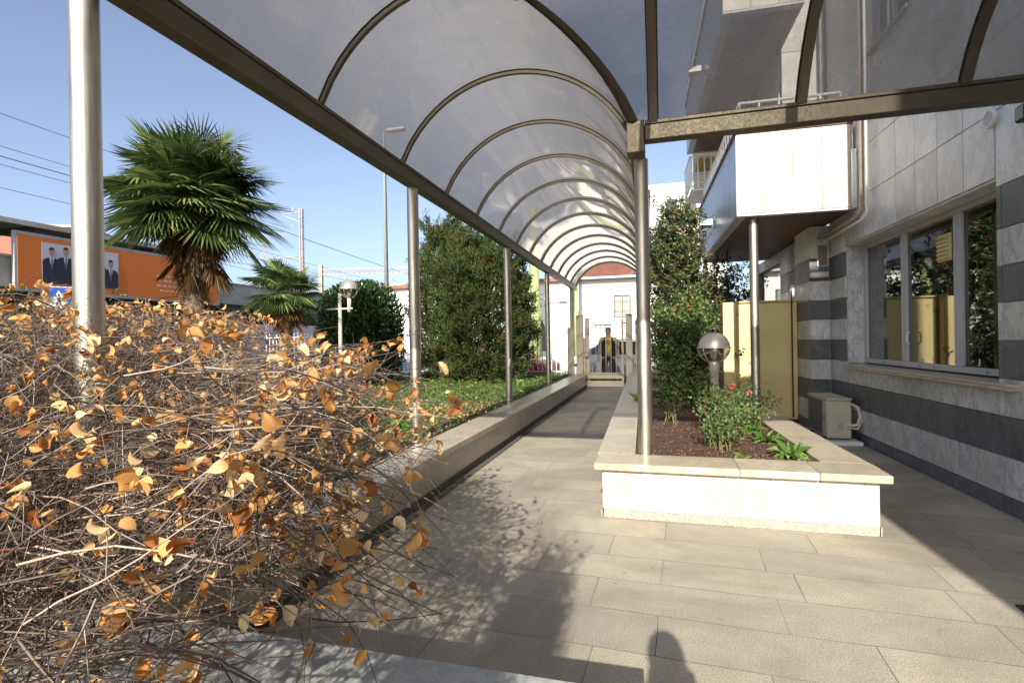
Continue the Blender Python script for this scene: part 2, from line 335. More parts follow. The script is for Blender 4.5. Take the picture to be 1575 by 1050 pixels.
def tubes(PL, r0, r1, seg=3):
    """PL: (n, k, 3) polylines; returns V, F (quads) of tapered tubes"""
    n, k, _ = PL.shape; T = np.zeros_like(PL); T[:, 1:-1] = PL[:, 2:]-PL[:, :-2]; T[:, 0] = PL[:, 1]-PL[:, 0]; T[:, -1] = PL[:, -1]-PL[:, -2]; T = unit(T)
    a = np.array([0.31, 0.52, 0.79]); X = unit(np.cross(T, a)); Y = np.cross(T, X)
    rr = (np.asarray(r0).reshape(-1, 1)*(1-np.linspace(0, 1, k))+np.asarray(r1).reshape(-1, 1)*np.linspace(0, 1, k)); rr = np.broadcast_to(rr, (n, k))[:, :, None]
    V = np.stack([PL+(X*math.cos(2*math.pi*s/seg)+Y*math.sin(2*math.pi*s/seg))*rr for s in range(seg)], 2).reshape(-1, 3)
    b = np.arange(n)[:, None]*k*seg; F = []
    for i in range(k-1):
        for s in range(seg):
            s2 = (s+1) % seg; F.append(b+np.array([i*seg+s, i*seg+s2, (i+1)*seg+s2, (i+1)*seg+s]))
    return V, np.concatenate(F, 0)
def cat(VF):
    Vs = []; Fs = []; o = 0
    for V, F in VF: Vs.append(V); Fs.append(F+o); o += len(V)
    return np.concatenate(Vs), np.concatenate(Fs)

# ------------------------------------------------------------------ ground, paving, garden beds
def sheet(name, pts, z, mat, kind='structure', label=None):
    mb = MB(); mb.add([(x, y, z) for x, y in pts], [tuple(range(len(pts)))]); o = mb.build(name, mat); tag(o, kind=kind); return o
sheet('ground', [(-900, -300), (900, -300), (900, 1500), (-900, 1500)], -0.06, M['asphalt'])
mb = MB(); mb.box(-2.6, 6, -8, 16.5, -0.055, 0.0); o = mb.build('pavement', M['paving']); tag(o, kind='structure')
mb = MB(); mb.box(-24, -2.25, 1.2, 17.0, -0.04, 0.345); mb.box(-24, -0.35, -6, 1.3, -0.04, 0.345)
o = mb.build('garden_soil', M['turf']); tag(o, kind='structure')
LW = lambda y: -2.075-0.009*(y-4.6)      # face of the left wall
def sheared_boxes(mb, f, x0, x1, ys, z0, z1, gap=0.003, mi=None):
    for a, b in zip(ys[:-1], ys[1:]):
        a2, b2 = a+gap/2, b-gap/2
        V = [(f(y)+x, y, z) for z in (z0, z1) for x, y in ((x0, a2), (x1, a2), (x1, b2), (x0, b2))]
        mb.add(V, [(0, 3, 2, 1), (4, 5, 6, 7), (0, 1, 5, 4), (1, 2, 6, 5), (2, 3, 7, 6), (3, 0, 4, 7)], mi)
def garden_wall():
    r = empty('garden_wall', (0, 0, 0), 0, 'long low marble faced wall with beige coping beside the walkway, holding up the lawn', 'wall')
    ys = list(np.arange(1.62, 16.6, 0.42)); mb = MB(); sheared_boxes(mb, LW, -0.22, 0.0, ys, 0.07, 0.338)
    sheared_boxes(mb, LW, -0.215, -0.006, [1.5, 16.4], 0.0, 0.336, 0, 1)
    mb.build('wall_facing', [M['wallface'], M['joint']], r)
    mb = MB(); ys = [1.56]+list(np.arange(2.6, 16.3, 1.25))+[16.4]
    sheared_boxes(mb, LW, -0.36, 0.045, ys, 0.34, 0.395, 0.004); c = mb.build('coping', M['coping'], r)
    mb = MB(); sheared_boxes(mb, LW, 0.0, 0.012, [1.6, 16.4], 0.0, 0.068, 0); mb.build('plinth', M['concrete_dk'], r)
garden_wall()
mb = MB(); sheared_boxes(mb, LW, 0.013, 0.10, [1.6, 15.7], 0.002, 0.006, 0); o = mb.build('gutter_strip', M['concrete_dk']); tag(o, kind='structure')
def front_wall():
    r = empty('bed_wall', (0, 0, 0), 0, 'low wall with mottled grey green coping at the bottom edge, under the brown twigs', 'wall')
    mb = MB(); mb.box(-2.2, -0.10, 1.22, 1.50, 0, 0.388); mb.box(-0.38, -0.10, -3.0, 1.219, 0, 0.388); mb.build('wall_facing', M['wallface'], r)
    mb = MB()
    for a, b in ((-2.42, -1.3), (-1.296, -0.055)): mb.box(a, b, 1.18, 1.545, 0.39, 0.45, bev=0.004)
    for a, b in ((-3.0, -1.2), (-1.196, 0.0), (0.004, 1.177)): mb.box(-0.42, -0.055, a, b, 0.39, 0.45, bev=0.004)
    mb.build('coping', M['coping_grey'], r)
front_wall()
# ------------------------------------------------------------------ marble planter
RA = lambda y: 1.53-0.036*(y-4.4); LA = lambda y: -0.475-0.030*(y-4.4)
def planter():
    r = empty('marble_planter', (0.5, 4.4, 0), 0, 'white marble planter with rounded off beige coping and granite plinth, filled with bark mulch', 'planter')
    r.location = (0, 0, 0)
    mb = MB(); xs = [-0.47, -0.165, 0.14, 0.455, 0.78, 1.115, 1.40, 1.50]
    for a, b in zip(xs[:-1], xs[1:]): mb.box(a+0.003, b-0.003, 4.38, 4.40, 0.072, 0.392, bev=0.0015)
    mb.box(-0.466, 1.496, 4.386, 4.56, 0.0, 0.391, 1)
    ys = list(np.arange(4.402, 9.6, 0.42)); sheared_boxes(mb, RA, -0.16, -0.03, ys, 0.072, 0.392); sheared_boxes(mb, LA, 0.0, 0.15, list(np.arange(4.402, 15.9, 0.42)), 0.072, 0.392)
    sheared_boxes(mb, RA, -0.156, -0.034, [4.5, 9.4], 0.0, 0.39, 0, 1); sheared_boxes(mb, LA, 0.004, 0.146, [4.5, 15.8], 0.0, 0.39, 0, 1)
    mb.build('wall_facing', [M['marble_warm'], M['joint']], r)
    mb = MB(); mb.box(-0.462, 0.47, 4.374, 4.3795, 0.003, 0.069); mb.box(0.474, 1.492, 4.374, 4.3795, 0.003, 0.069)
    sheared_boxes(mb, LA, -0.012, -0.002, [4.38, 9, 15.8], 0.003, 0.069, 0.003); sheared_boxes(mb, RA, -0.029, -0.02, [4.38, 9.4], 0.003, 0.069, 0.003)
    mb.build('plinth', M['granite'], r)
    mb = MB()
    for a, b in ((-0.535, 0.56), (0.563, 1.10), (1.103, 1.565)): mb.box(a, b, 4.32, 4.72 if b < 1.5 else 4.72, 0.395, 0.452, bev=0.006)
    sheared_boxes(mb, RA, -0.31, 0.035, [4.723, 5.9, 7.1, 8.3, 9.4], 0.395, 0.4515, 0.004)
    sheared_boxes(mb, LA, -0.06, 0.26, [4.723, 6.0, 7.3, 8.6, 9.9, 11.2, 12.5, 13.8, 15.1, 15.8], 0.395, 0.4515, 0.004)
    mb.build('coping', M['coping'], r)
planter()
mb = MB(); mb.add([(-0.25, 4.7, 0.40), (1.24, 4.7, 0.40), (1.06, 9.5, 0.38), (1.9, 9.9, 0.34), (1.6, 20, 0.34), (-0.7, 20, 0.38), (-0.55, 15.8, 0.40)], [tuple(range(7))])
o = mb.build('planter_soil', M['soil']); tag(o, kind='structure')
n = 9000; P = np.stack([rng.uniform(-0.25, 1.3, n), 4.72+rng.power(0.6, n)*6.5, 0.405+rng.random(n)*0.02], 1); P = P[(P[:, 0] < RA(P[:, 1])-0.32) & (P[:, 0] > LA(P[:, 1])+0.27)]
D = rng.normal(size=(len(P), 3))*[1, 1, 0.3]; V, F = leaves(P, rng.uniform(0.012, 0.035, len(P)), rng.uniform(0.006, 0.014, len(P)), D, np.tile([0, 0, 1.0], (len(P), 1))+rng.normal(size=(len(P), 3))*0.35)
o = arr_mesh('mulch', V, F, M['chip']); tag(o, kind='stuff', label='reddish brown bark mulch covering the soil in the marble planter', cat='mulch')

# ------------------------------------------------------------------ canopy
SH = lambda y: -0.019*(y-4.6)
ZB = 3.24; CR = 0.74
XC, HX = -1.33, 1.13; YC, HY = 3.25, 1.30
RAD = (HX*HX+CR*CR)/(2*CR)
def prof(t): return ZB + math.sqrt(max(0, RAD*RAD-(HX*t)**2))-(RAD-CR)
NT_ = 24; TS = [-1+2*i/NT_ for i in range(NT_+1)]
def canopy():
    r = empty('barrel_vault_canopy', (-1.33, 4.6, 0), 0, 'barrel vaulted walkway canopy of tinted panels on bronze beams and round steel posts', 'canopy'); r.location = (0, 0, 0)
    XW = 2.62
    # beams
    def beam(pts, zz=(3.085, 3.24), wd=0.12):
        mb = MB(); (x0, y0), (x1, y1) = pts; d = Vector((x1-x0, y1-y0, 0)); L = d.length; d.normalize(); s = Vector((-d.y, d.x, 0))
        mb.M = Matrix((( d.x, s.x, 0, x0), (d.y, s.y, 0, y0), (0, 0, 1, 0), (0, 0, 0, 1)))
        mb.box(0, L, -wd/2, wd/2, zz[0], zz[1]-0.03, bev=0.006); mb.box(0.002, L-0.002, -wd/2-0.012, wd/2+0.012, zz[1]-0.0295, zz[1], bev=0.004)
        return mb.build('beam', M['bronze'], r)
    xl = XC-HX-0.03; xr = XC+HX+0.03
    beam(((xl+SH(1.9), 1.84), (xl+SH(17.9), 17.9))); beam(((xr+SH(4.72), 4.72), (xr+SH(17.9), 17.9)))
    beam(((xr+0.07, 4.60), (XW, 4.60))); beam(((xl+0.10, 1.92), (XW, 1.92)))
    mb = MB(); mb.box(xr-0.075, xr+0.068, 4.53, 4.715, 2.99, 3.25, bev=0.005); mb.build('corner_bracket', M['bronze'], r)
        # posts
    for y in (1.9, 5.2, 9.08, 12.9, 17.1):
        x = xl-0.02+SH(y)
        if y < 2: x, y = -2.54, 1.85
        mb = MB(); mb.tube([(x, y, 0.34), (x, y, 3.084)], 0.06, 28, caps=False); mb.cyl(x, y, 0.395, 0.41, 0.09, 24)
        p = mb.build('post', M['steel'], r)
        if y == 9.08:
            mb = MB(); mb.box(x+0.0, x+0.045, y-0.0635, y-0.0612, 1.02, 1.14); mb.build('sticker', M['whitep'], p)
    for y in (4.78, 9.08, 12.9, 17.1):
        x = -0.135+SH(y)*1.25; mb = MB(); mb.tube([(x, y, 0.38), (x, y, 3.0 if y < 5 else 3.084)], 0.06, 28, caps=False); mb.build('post', M['steel'], r)
    # ribs: longitudinal vault
    def rib(pts, wd, dp, nrm):     # strip of rectangular section following pts; nrm = width direction
        mb = MB(); V = []; n_ = len(pts)
        for i, p in enumerate(pts):
            a = Vector(pts[max(i-1, 0)]); b = Vector(pts[min(i+1, n_-1)]); t = (b-a).normalized(); wv = Vector(nrm).normalized(); u = wv.cross(t).normalized()
            if u.z < 0: u = -u
            p = Vector(p)
            for sx, sz in ((-1, -1), (1, -1), (1, 1), (-1, 1)): V.append(p+wv*sx*wd/2+u*(sz*dp/2-0.012))
        Fs = []
        for i in range(n_-1):
            for k in range(4): Fs.append((i*4+k, i*4+(k+1) % 4, (i+1)*4+(k+1) % 4, (i+1)*4+k))
        Fs += [(0, 1, 2, 3), tuple((n_-1)*4+k for k in (3, 2, 1, 0))]
        mb.add(V, Fs, 0, False)
        # dark gaskets either side of the rib
        for s in (-1, 1):
            mb.tube([Vector(p)+Vector(nrm).normalized()*s*(wd/2+0.004) for p in pts], 0.006, 5, mi=1, caps=False)
        return mb.build('rib', [M['bronze'], M['rubber']], r)
    Lp = lambda t, y: (XC+HX*t+SH(y), y, prof(t)); Tp = lambda t, x: (x, YC+HY*t, prof(t))
    ycut = lambda t: YC+HY*t       # longitudinal panels start on the mitre line
    ysr = [3.47]+[4.84+1.18*k for k in range(12)]
    for y in ysr:
        ts = [t for t in TS if ycut(t) <= y+1e-6]
        if y < YC+HY: ts.append((y-YC)/HY)
        rib([Lp(t, y) for t in ts], 0.034 if y < 17.8 else 0.06, 0.045, (0, 1, 0))
    xcut = lambda t: XC+HX*t+SH(YC+HY*t)
    xsr = [-2.0, -0.93, -0.03, 1.067, 2.12, 2.585]
    for x in xsr:
        ts = [t for t in TS if xcut(t) <= x+1e-6] if x < XC+HX else TS
        if x < XC+HX-0.01: ts = ts+[(x-XC)/HX]
        rib([Tp(t, x) for t in ts], 0.068, 0.045, (1, 0, 0))
    rib([(xcut(t), YC+HY*t, prof(t)) for t in TS], 0.075, 0.06, (1, 1.1, 0))
    # panels (thin solid sheets)
    th = 0.004
    def panel(grid):
        rows = len(grid); cols = len(grid[0]); V = []; 
        for g in grid:
            for p in g: V.append(p)
        nV = len(V); V2 = V+[(p[0], p[1], p[2]+th) for p in V]; Fs = []
        for i in range(rows-1):
            for j in range(cols-1):
                a = i*cols+j; Fs.append((a, a+1, a+cols+1, a+cols)); b = a+nV; Fs.append((b, b+cols, b+cols+1, b+1))
        mb = MB(); mb.add(V2, Fs, 0, True); return mb.build('panel', M['panel'], r)
    ends = [1.95]+ysr
    for a, b in zip(ends[:-1], ends[1:]):
        ts = [t for t in TS if ycut(t) < b]; g = []
        if b < YC+HY: ts.append((b-YC)/HY)
        for t in ts:
            y0 = max(a, ycut(t)); g.append([Lp(t, y0+(b-y0)*k/3) for k in range(4)])
        if len(g) > 1: panel(g)
    ends = [-2.49]+xsr
    for a, b in zip(ends[:-1], ends[1:]):
        ts = [t for t in TS if xcut(t) < b]; g = []
        if b < XC+HX-0.01: ts = ts+[(b-XC)/HX]
        for t in ts:
            x0 = max(a, xcut(t)); g.append([Tp(t, x0+(b-x0)*k/3) for k in range(4)])
        if len(g) > 1: panel(g)
    # the near side of the corner: a sliver closing the vault at the outer corner is covered by both slopes
canopy()

# ------------------------------------------------------------------ office building (own axes: u to the right, v away)
BA = R(2.1); BO = (2.66, 5.0, 0.0)
def bw(u, v, z=0.0): return (BO[0]+math.cos(BA)*u-math.sin(BA)*v, BO[1]+math.sin(BA)*u+math.cos(BA)*v, z)
ROWS = [(0, 0.14, 1), (0.14, 0.455, 0), (0.455, 0.778, 1), (0.778, 1.08, 0), (1.08, 1.385, 1), (1.385, 1.69, 0), (1.69, 1.985, 1), (1.985, 2.285, 0), (2.285, 2.63, 1)]
def tiles(mb, plane, c, a0, a1, rows, joints, hole=None, out=-1, th=0.018, g=0.0075):
    """tile slabs on plane 'u' (runs along v) or 'v' (runs along u); out = side the slab stands proud of c"""
    js = [a0]+[j for j in joints if a0+0.02 < j < a1-0.02]+[a1]
    for z0, z1, mi in rows:
        for p, q in zip(js[:-1], js[1:]):
            rects = [(p, q, z0, z1)]
            if hole:
                h0, h1, k0, k1 = hole; nr = []
                for (A_, B_, C_, D_) in rects:
                    if B_ <= h0 or A_ >= h1 or D_ <= k0 or C_ >= k1: nr.append((A_, B_, C_, D_)); continue
                    if A_ < h0: nr.append((A_, h0, C_, D_)); A_ = h0
                    if B_ > h1: nr.append((h1, B_, C_, D_)); B_ = h1
                    if C_ < k0: nr.append((A_, B_, C_, k0))
                    if D_ > k1: nr.append((A_, B_, k1, D_))
                rects = nr
            for (A_, B_, C_, D_) in rects:
                if B_-A_ < 0.012 or D_-C_ < 0.012: continue
                ca, cb = (c+out*th, c) if out < 0 else (c, c+out*th)
                if plane == 'u': mb.box(ca, cb, A_+g/2, B_-g/2, C_+g/2, D_-g/2, mi, bev=0.0015)
                else: mb.box(A_+g/2, B_-g/2, ca, cb, C_+g/2, D_-g/2, mi, bev=0.0015)
def building():
    r = empty('office_building', BO, BA, 'office building clad in white marble with dark stone stripes and a long ground floor window', 'building')
    J = [0.185+0.66*k for k in range(-14, 14)]
    UP = [(2.63, 3.25, 2), (3.25, 3.86, 2), (3.86, 4.48, 2), (4.48, 5.10, 2), (5.10, 5.72, 2), (5.72, 6.34, 2), (6.34, 6.96, 2), (6.96, 7.58, 2), (7.58, 8.2, 2), (8.2, 8.9, 2)]
    H1 = (0.25, 3.54, 1.045, 2.71)
    mb = MB(); tiles(mb, 'u', 0.018, -9, 4.156, ROWS, J, H1)
    JU = [0.262+0.43*k for k in range(-22, 12)]
    H2 = (1.62, 2.56, 4.95, 6.6)
    tiles(mb, 'u', 0.018, -9, 4.156, UP, JU, (0.25, 3.54, 1.045, 2.71) if False else None) if False else None
    ups = UP[:]; 
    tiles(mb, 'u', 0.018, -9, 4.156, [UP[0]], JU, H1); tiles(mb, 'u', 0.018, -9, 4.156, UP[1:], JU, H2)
    # backing with the two window holes
    def back(a, b, c, d): mb.box(0.0185, 0.30, a, b, c, d, 3)
    for a, b, c, d in ((-9, 0.247, 0, 8.9), (3.543, 4.15, 0, 8.9), (0.247, 3.543, 0, 1.04), (0.247, 3.543, 2.713, 4.94), (0.247, 1.61, 4.94, 8.9), (2.57, 3.543, 4.94, 8.9), (1.61, 2.57, 6.61, 8.9)): back(a, b, c, d)
    # window reveals in marble
    mb.box(0.019, 0.30, 3.5225, 3.5415, 1.06, 2.69, 0, bev=0.001); mb.box(0.019, 0.30, 0.2485, 0.268, 1.06, 2.69, 0, bev=0.001)
    mb.box(0.019, 0.30, 0.269, 3.521, 2.692, 2.7115, 2)
    mb.box(0.30, 4.0, -9, 0.0, 0, 8.9, 3); mb.box(0.30, 4.0, 3.8, 4.15, 0, 8.9, 3)
    mb.build('wall', [M['marble'], M['slate'], M['marble_up'], M['joint']], r)
    # pillar under the bay
    mb = MB(); PR = [x for x in ROWS]+[(2.63, 3.125, 2)]
    tiles(mb, 'v', 4.174, -0.28, -0.001, PR, []); tiles(mb, 'u', -0.262, 4.176, 4.95, PR, [])
    mb.box(-0.26, 0.30, 4.1745, 4.948, 0, 3.125, 3); mb.build('pillar', [M['marble'], M['slate'], M['marble_up'], M['joint']], r)
    mb = MB(); tiles(mb, 'u', -0.10, 4.95, 9.5, PR, J+[4.8+0.66*k for k in range(8)], (6.6, 8.6, 1.99, 2.9)); mb.box(-0.099, 0.30, 4.951, 6.6, 0, 3.12, 3); mb.box(-0.099, 0.3, 6.6, 8.6, 0, 1.98, 3); mb.box(-0.099, 0.3, 8.6, 9.5, 0, 3.12, 3)
    mb.box(-0.099, 0.3, 6.6, 8.6, 2.91, 3.12, 3)
    mb.build('rear_wall', [M['marble'], M['slate'], M['marble_up'], M['joint']], r)
    mb = MB(); mb.box(-0.05, -0.03, 6.6, 8.6, 1.985, 2.905); mb.build('rear_window', M['window'], r)
    # interior room
    mb = MB(); mb.box(3.2, 3.25, 0, 3.8, 0, 3.2, 0); mb.box(0.3, 3.2, 0.01, 3.79, 0.3, 0.35, 1); mb.box(0.3, 3.2, 0.01, 3.79, 3.1, 3.15, 0); mb.box(0.31, 3.2, 3.5, 3.7, 0.35, 3.1, 2); mb.box(1.0, 1.8, 0.6, 2.2, 0.35, 1.12, 1)
    mb.build('room_interior', [M['dark'], M['wood'], m_plain('office_wall_paint', (0.50, 0.52, 0.50), 0.9)], r)
    # main window
    wn = MB(); U0, U1 = 0.22, 0.28
    for a, b, c, d in ((0.270, 3.52, 1.062, 1.125), (0.270, 3.52, 2.635, 2.69), (0.270, 0.335, 1.126, 2.634), (1.175, 1.285, 1.126, 2.634), (2.29, 2.385, 1.126, 2.634), (3.415, 3.52, 1.126, 2.634)): wn.box(U0, U1, a, b, c, d, bev=0.004)
    for a, b in ((0.336, 1.174), (1.286, 2.289), (2.386, 3.414)):
        wn.box(U0-0.008, U0+0.02, a-0.01, a+0.014, 1.135, 2.625, bev=0.003); wn.box(U0-0.008, U0+0.02, b-0.014, b+0.01, 1.135, 2.625, bev=0.003)
    for v in (0.8, 1.7, 2.0, 2.9): wn.cyl(U0-0.001, v, 1.085, 1.1, 0.006, 8, 1)
    wf = wn.build('window', [M['alu'], M['dark']], r)
    for a, b in ((0.337, 1.173), (1.287, 2.288), (2.387, 3.413)):
        mb = MB(); mb.box(U0+0.021, U0+0.03, a, b, 1.127, 2.633); mb.build('pane', M['window'], wf)
    mb = MB(); mb.tube([(U0-0.02, 2.17, 1.34), (U0-0.05, 2.17, 1.35), (U0-0.05, 2.17, 1.46), (U0-0.02, 2.17, 1.47)], 0.009, 8); mb.build('handle', M['whitep'], wf)
    mb = MB(); mb.box(U0-0.005, U0+0.0205, 1.36, 1.60, 2.19, 2.47, bev=0.01)
    for k in range(6): mb.box(U0-0.022, U0-0.006, 1.38, 1.58, 2.215+k*0.042, 2.235+k*0.042)
    mb.build('window_fan', m_plain('yellowed_plastic', (0.62, 0.53, 0.25), 0.5), wf)
    mb = MB(); mb.box(-0.085, 0.20, -0.005, 3.45, 0.993, 1.020, bev=0.004); mb.box(-0.075, 0.20, 0.002, 3.445, 1.0205, 1.043, bev=0.006); mb.build('sill', M['coping'], r)
    # first floor window
    wn = MB()
    for a, b, c, d in ((1.625, 2.555, 4.955, 5.02), (1.625, 1.69, 5.021, 6.6), (2.49, 2.555, 5.021, 6.6), (2.06, 2.12, 5.021, 6.6)): wn.box(0.05, 0.10, a, b, c, d)
    wf = wn.build('window', M['alu'], r)
    for a, b in ((1.691, 2.059), (2.121, 2.489)):
        mb = MB(); mb.box(0.07, 0.08, a, b, 5.021, 6.6); mb.build('pane', M['window'], wf)
    mb = MB(); mb.box(-0.05, 0.10, 1.58, 2.60, 4.915, 4.953); mb.build('sill', M['coping'], r)
    # bays
    def bay(u0, v0, v1, z0, z1, u1):
        e = MB(); rws = [(z0+0.03, z1, 2)]
        tiles(e, 'v', v0+0.018, u0+0.002, u1, rws, [u0+0.36*k for k in range(1, 6)], g=0.008)
        e.box(u0+0.02, u1, v0+0.019, v1, z0+0.06, z1-0.01, 3)
        tiles(e, 'u', u0+0.018, v0+0.02, v1, [(z0+0.03, z1, 4)], [v0+0.24*k for k in range(1, 40)], g=0.002)
        b = e.build('bay', [M['marble_warm'], M['slate'], M['marble_warm'], M['joint'], M['greypanel']], r)
        e = MB(); k = v0+0.26
        e.box(u0+0.14, u1, v0+0.12, v1-0.12, z0+0.025, z0+0.055, 1)
        y = v0+0.12
        while y < v1-0.2: e.box(u0+0.14, u1, y, y+0.085, z0+0.008, z0+0.024, 0); y += 0.092
        e.box(u0, u0+0.135, v0, v1, z0, z0+0.028, 2, bev=0.004); e.box(u0+0.136, u1, v0, v0+0.115, z0, z0+0.028, 2); e.box(u0+0.136, u1, v1-0.115, v1, z0, z0+0.028, 2)
        e.build('soffit', [M['wood'], M['dark'], M['alu']], b)
        e = MB(); e.box(u0-0.03, u0+0.06, v0-0.01, v1+0.02, z1+0.002, z1+0.05, bev=0.008); e.box(u0+0.061, u1, v0-0.01, v0+0.08, z1+0.002, z1+0.05, bev=0.008); e.build('coping_trim', M['wood'], b); return b
    b1 = bay(-1.49, 3.1, 7.9, 3.13, 4.27, -0.02); b2 = bay(-1.64, 3.05, 8.9, 5.95, 7.1, -0.6)
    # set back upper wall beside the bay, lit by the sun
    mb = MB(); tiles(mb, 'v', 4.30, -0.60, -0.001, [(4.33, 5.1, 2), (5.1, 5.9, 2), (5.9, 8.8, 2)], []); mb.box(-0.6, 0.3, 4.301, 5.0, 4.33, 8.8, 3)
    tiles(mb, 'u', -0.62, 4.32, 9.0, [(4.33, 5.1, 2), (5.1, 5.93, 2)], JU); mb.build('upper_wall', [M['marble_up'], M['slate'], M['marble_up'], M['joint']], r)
    def railing(pts, z0, z1, par, n_):
        e = MB()
        for a, b in zip(pts[:-1], pts[1:]):
            e.tube([(a[0], a[1], z1), (b[0], b[1], z1)], 0.022, 8)
            L = math.dist(a, b); k = max(1, int(L/0.24))
            for i in range(k+1):
                t = i/k; x = a[0]+(b[0]-a[0])*t; y = a[1]+(b[1]-a[1])*t; e.box(x-0.012, x+0.012, y-0.012, y+0.012, z0, z1)
        return e.build('railing', M['whitep'], par)
    railing([(-1.40, 7.6), (-1.40, 3.3), (-0.1, 3.3)], 4.32, 4.78, b1, 8)
    railing([(-1.60, 8.85), (-1.60, 3.1), (-0.65, 3.1)], 7.15, 7.7, b2, 8)
    e = MB(); e.box(-1.50, -0.2, 9.5, 10.9, 5.20, 5.27, bev=0.01); rb = e.build('rear_balcony', M['whitep'], r)
    e = MB()
    for k in range(9): e.box(-1.52, -0.2, 9.47, 9.49, 5.28+k*0.045, 5.30+k*0.045); e.box(-1.53, -1.51, 9.5, 10.9, 5.28+k*0.045, 5.30+k*0.045)
    for k in range(9): e.box(-1.50+k*0.16, -1.47+k*0.16, 9.465, 9.495, 5.27, 6.05); e.box(-1.535, -1.505, 9.5+k*0.17, 9.53+k*0.17, 5.27, 6.05)
    e.box(-1.54, -0.2, 9.46, 9.50, 6.051, 6.09); e.box(-1.54, -1.50, 9.501, 10.9, 6.051, 6.09); e.build('railing', M['whitep'], rb)
    e = MB(); e.prism([(10.9, 5.28), (10.9, 6.7), (9.75, 6.15), (9.75, 6.08), (10.6, 5.9), (10.6, 5.28)], 'x', -1.30, -0.2); e.build('awning', m_plain('ochre_awning', (0.55, 0.36, 0.06), 0.8), rb)
    # pipes beside the bay
    mb = MB(); mb.tube([(-0.07, 2.72, 8.8), (-0.07, 2.72, 3.03), (-0.1, 2.80, 2.95), (-0.16, 4.1, 2.93)], 0.028, 10); mb.build('drain_pipe', m_plain('bronze_pipe', (0.35, 0.27, 0.19), 0.4), r)
    mb = MB(); mb.tube([(-0.06, 2.60, 8.8), (-0.06, 2.60, 2.96), (-0.09, 2.66, 2.90), (-0.12, 4.0, 2.86)], 0.016, 8); mb.build('conduit', M['whitep'], r)
    mb = MB(); mb.tube([(-0.05, 3.02, 3.9), (-0.05, 3.02, 3.13)], 0.03, 10); mb.build('downpipe', M['whitep'], r)
    # round vent grille
    mb = MB(); mb.M = Matrix.Translation((-0.002, 0.282, 3.20)) @ Matrix.Rotation(R(-90), 4, 'Y'); mb.lathe((0, 0, 0), [(0.075, 0.0), (0.075, 0.03), (0.060, 0.032), (0.060, 0.008)], 24, 1); mb.lathe((0, 0, 0), [(0.060, 0.008), (0.0, 0.008)], 24, 0)
    for k in range(-4, 5):
        h = math.sqrt(max(0, 0.057**2-(k*0.0125)**2)); mb.box(k*0.0125-0.0035, k*0.0125+0.0035, -h, h, 0.012, 0.028, 1)
    mb.build('vent_grille', [M['rubber'], M['whitep']], r)
    # unseen wing added behind the viewpoint, placed and sized for its cast shadow
    mb = MB(); tiles(mb, 'v', -7.0, -0.92, -0.001, ROWS+UP[:8]+[(7.58, 8.3, 2)], [-0.46]); mb.box(-0.92, 0.3, -8.2, -7.02, 0, 8.28, 3); mb.build('shadow_wing', [M['marble'], M['slate'], M['marble_up'], M['joint']], r)
building()
def bthing(name, u, v, z, label, cat): 
    p = bw(u, v, z); return empty(name, p, BA, label, cat)
# steel post under the bay
r = empty('steel_post', (1.303, 8.27, 0.45), 0, 'round steel post standing on the planter coping and holding up the white bay', 'post')
mb = MB(); mb.tube([(0, 0, 0.0), (0, 0, 2.69)], 0.06, 28, caps=False); mb.build('shaft', M['steel'], r)
mb = MB(); mb.cyl(0, 0, 0.0, 0.014, 0.1, 28); mb.build('base_plate', M['steel'], r)
# rear support seen below the far end of the bay
mb = MB(); mb.tube([(0, 0, 0.3), (0, 0, 3.13)], 0.045, 16); o = mb.build('bay_support', M['bronze']); o.location = bw(-1.40, 7.6); tag(o, 'thin dark bronze post under the far end of the bay, among the tree leaves', 'post')
# yellow enclosure
r = bthing('yellow_cabinet', 0, 0, 0, 'pale yellow painted metal enclosure with a tall door, behind the round post', 'cabinet')
mb = MB(); mb.box(-1.24, -0.285, 4.84, 5.5, 0.06, 2.02, bev=0.01); mb.box(-1.245, -0.283, 4.80, 5.52, 2.021, 2.05, bev=0.012); mb.build('body', M['yellow'], r)
mb = MB(); mb.box(-1.47, -1.26, 4.66, 5.4, 0.0, 2.03, bev=0.012); mb.build('side_column', M['yellow'], r)
mb = MB(); mb.box(-1.13, -0.40, 4.818, 4.839, 0.10, 2.0, bev=0.006); d = mb.build('door', M['yellow'], r)
mb = MB(); mb.box(-1.045, -1.01, 4.79, 4.817, 1.0, 1.06, bev=0.004); mb.tube([(-1.03, 4.805, 0.62), (-1.03, 4.805, 1.0)], 0.005, 6); mb.build('handle', M['alu'], d)
mb = MB(); mb.tube([(-0.375, 4.80, 0.1), (-0.375, 4.80, 2.16), (-0.36, 4.83, 2.3)], 0.011, 8); mb.build('cable', M['rubber'], r)
mb = MB(); mb.box(-0.385, -0.33, 4.81, 4.85, 2.1, 2.3); mb.build('cable_box', M['whitep'], r)
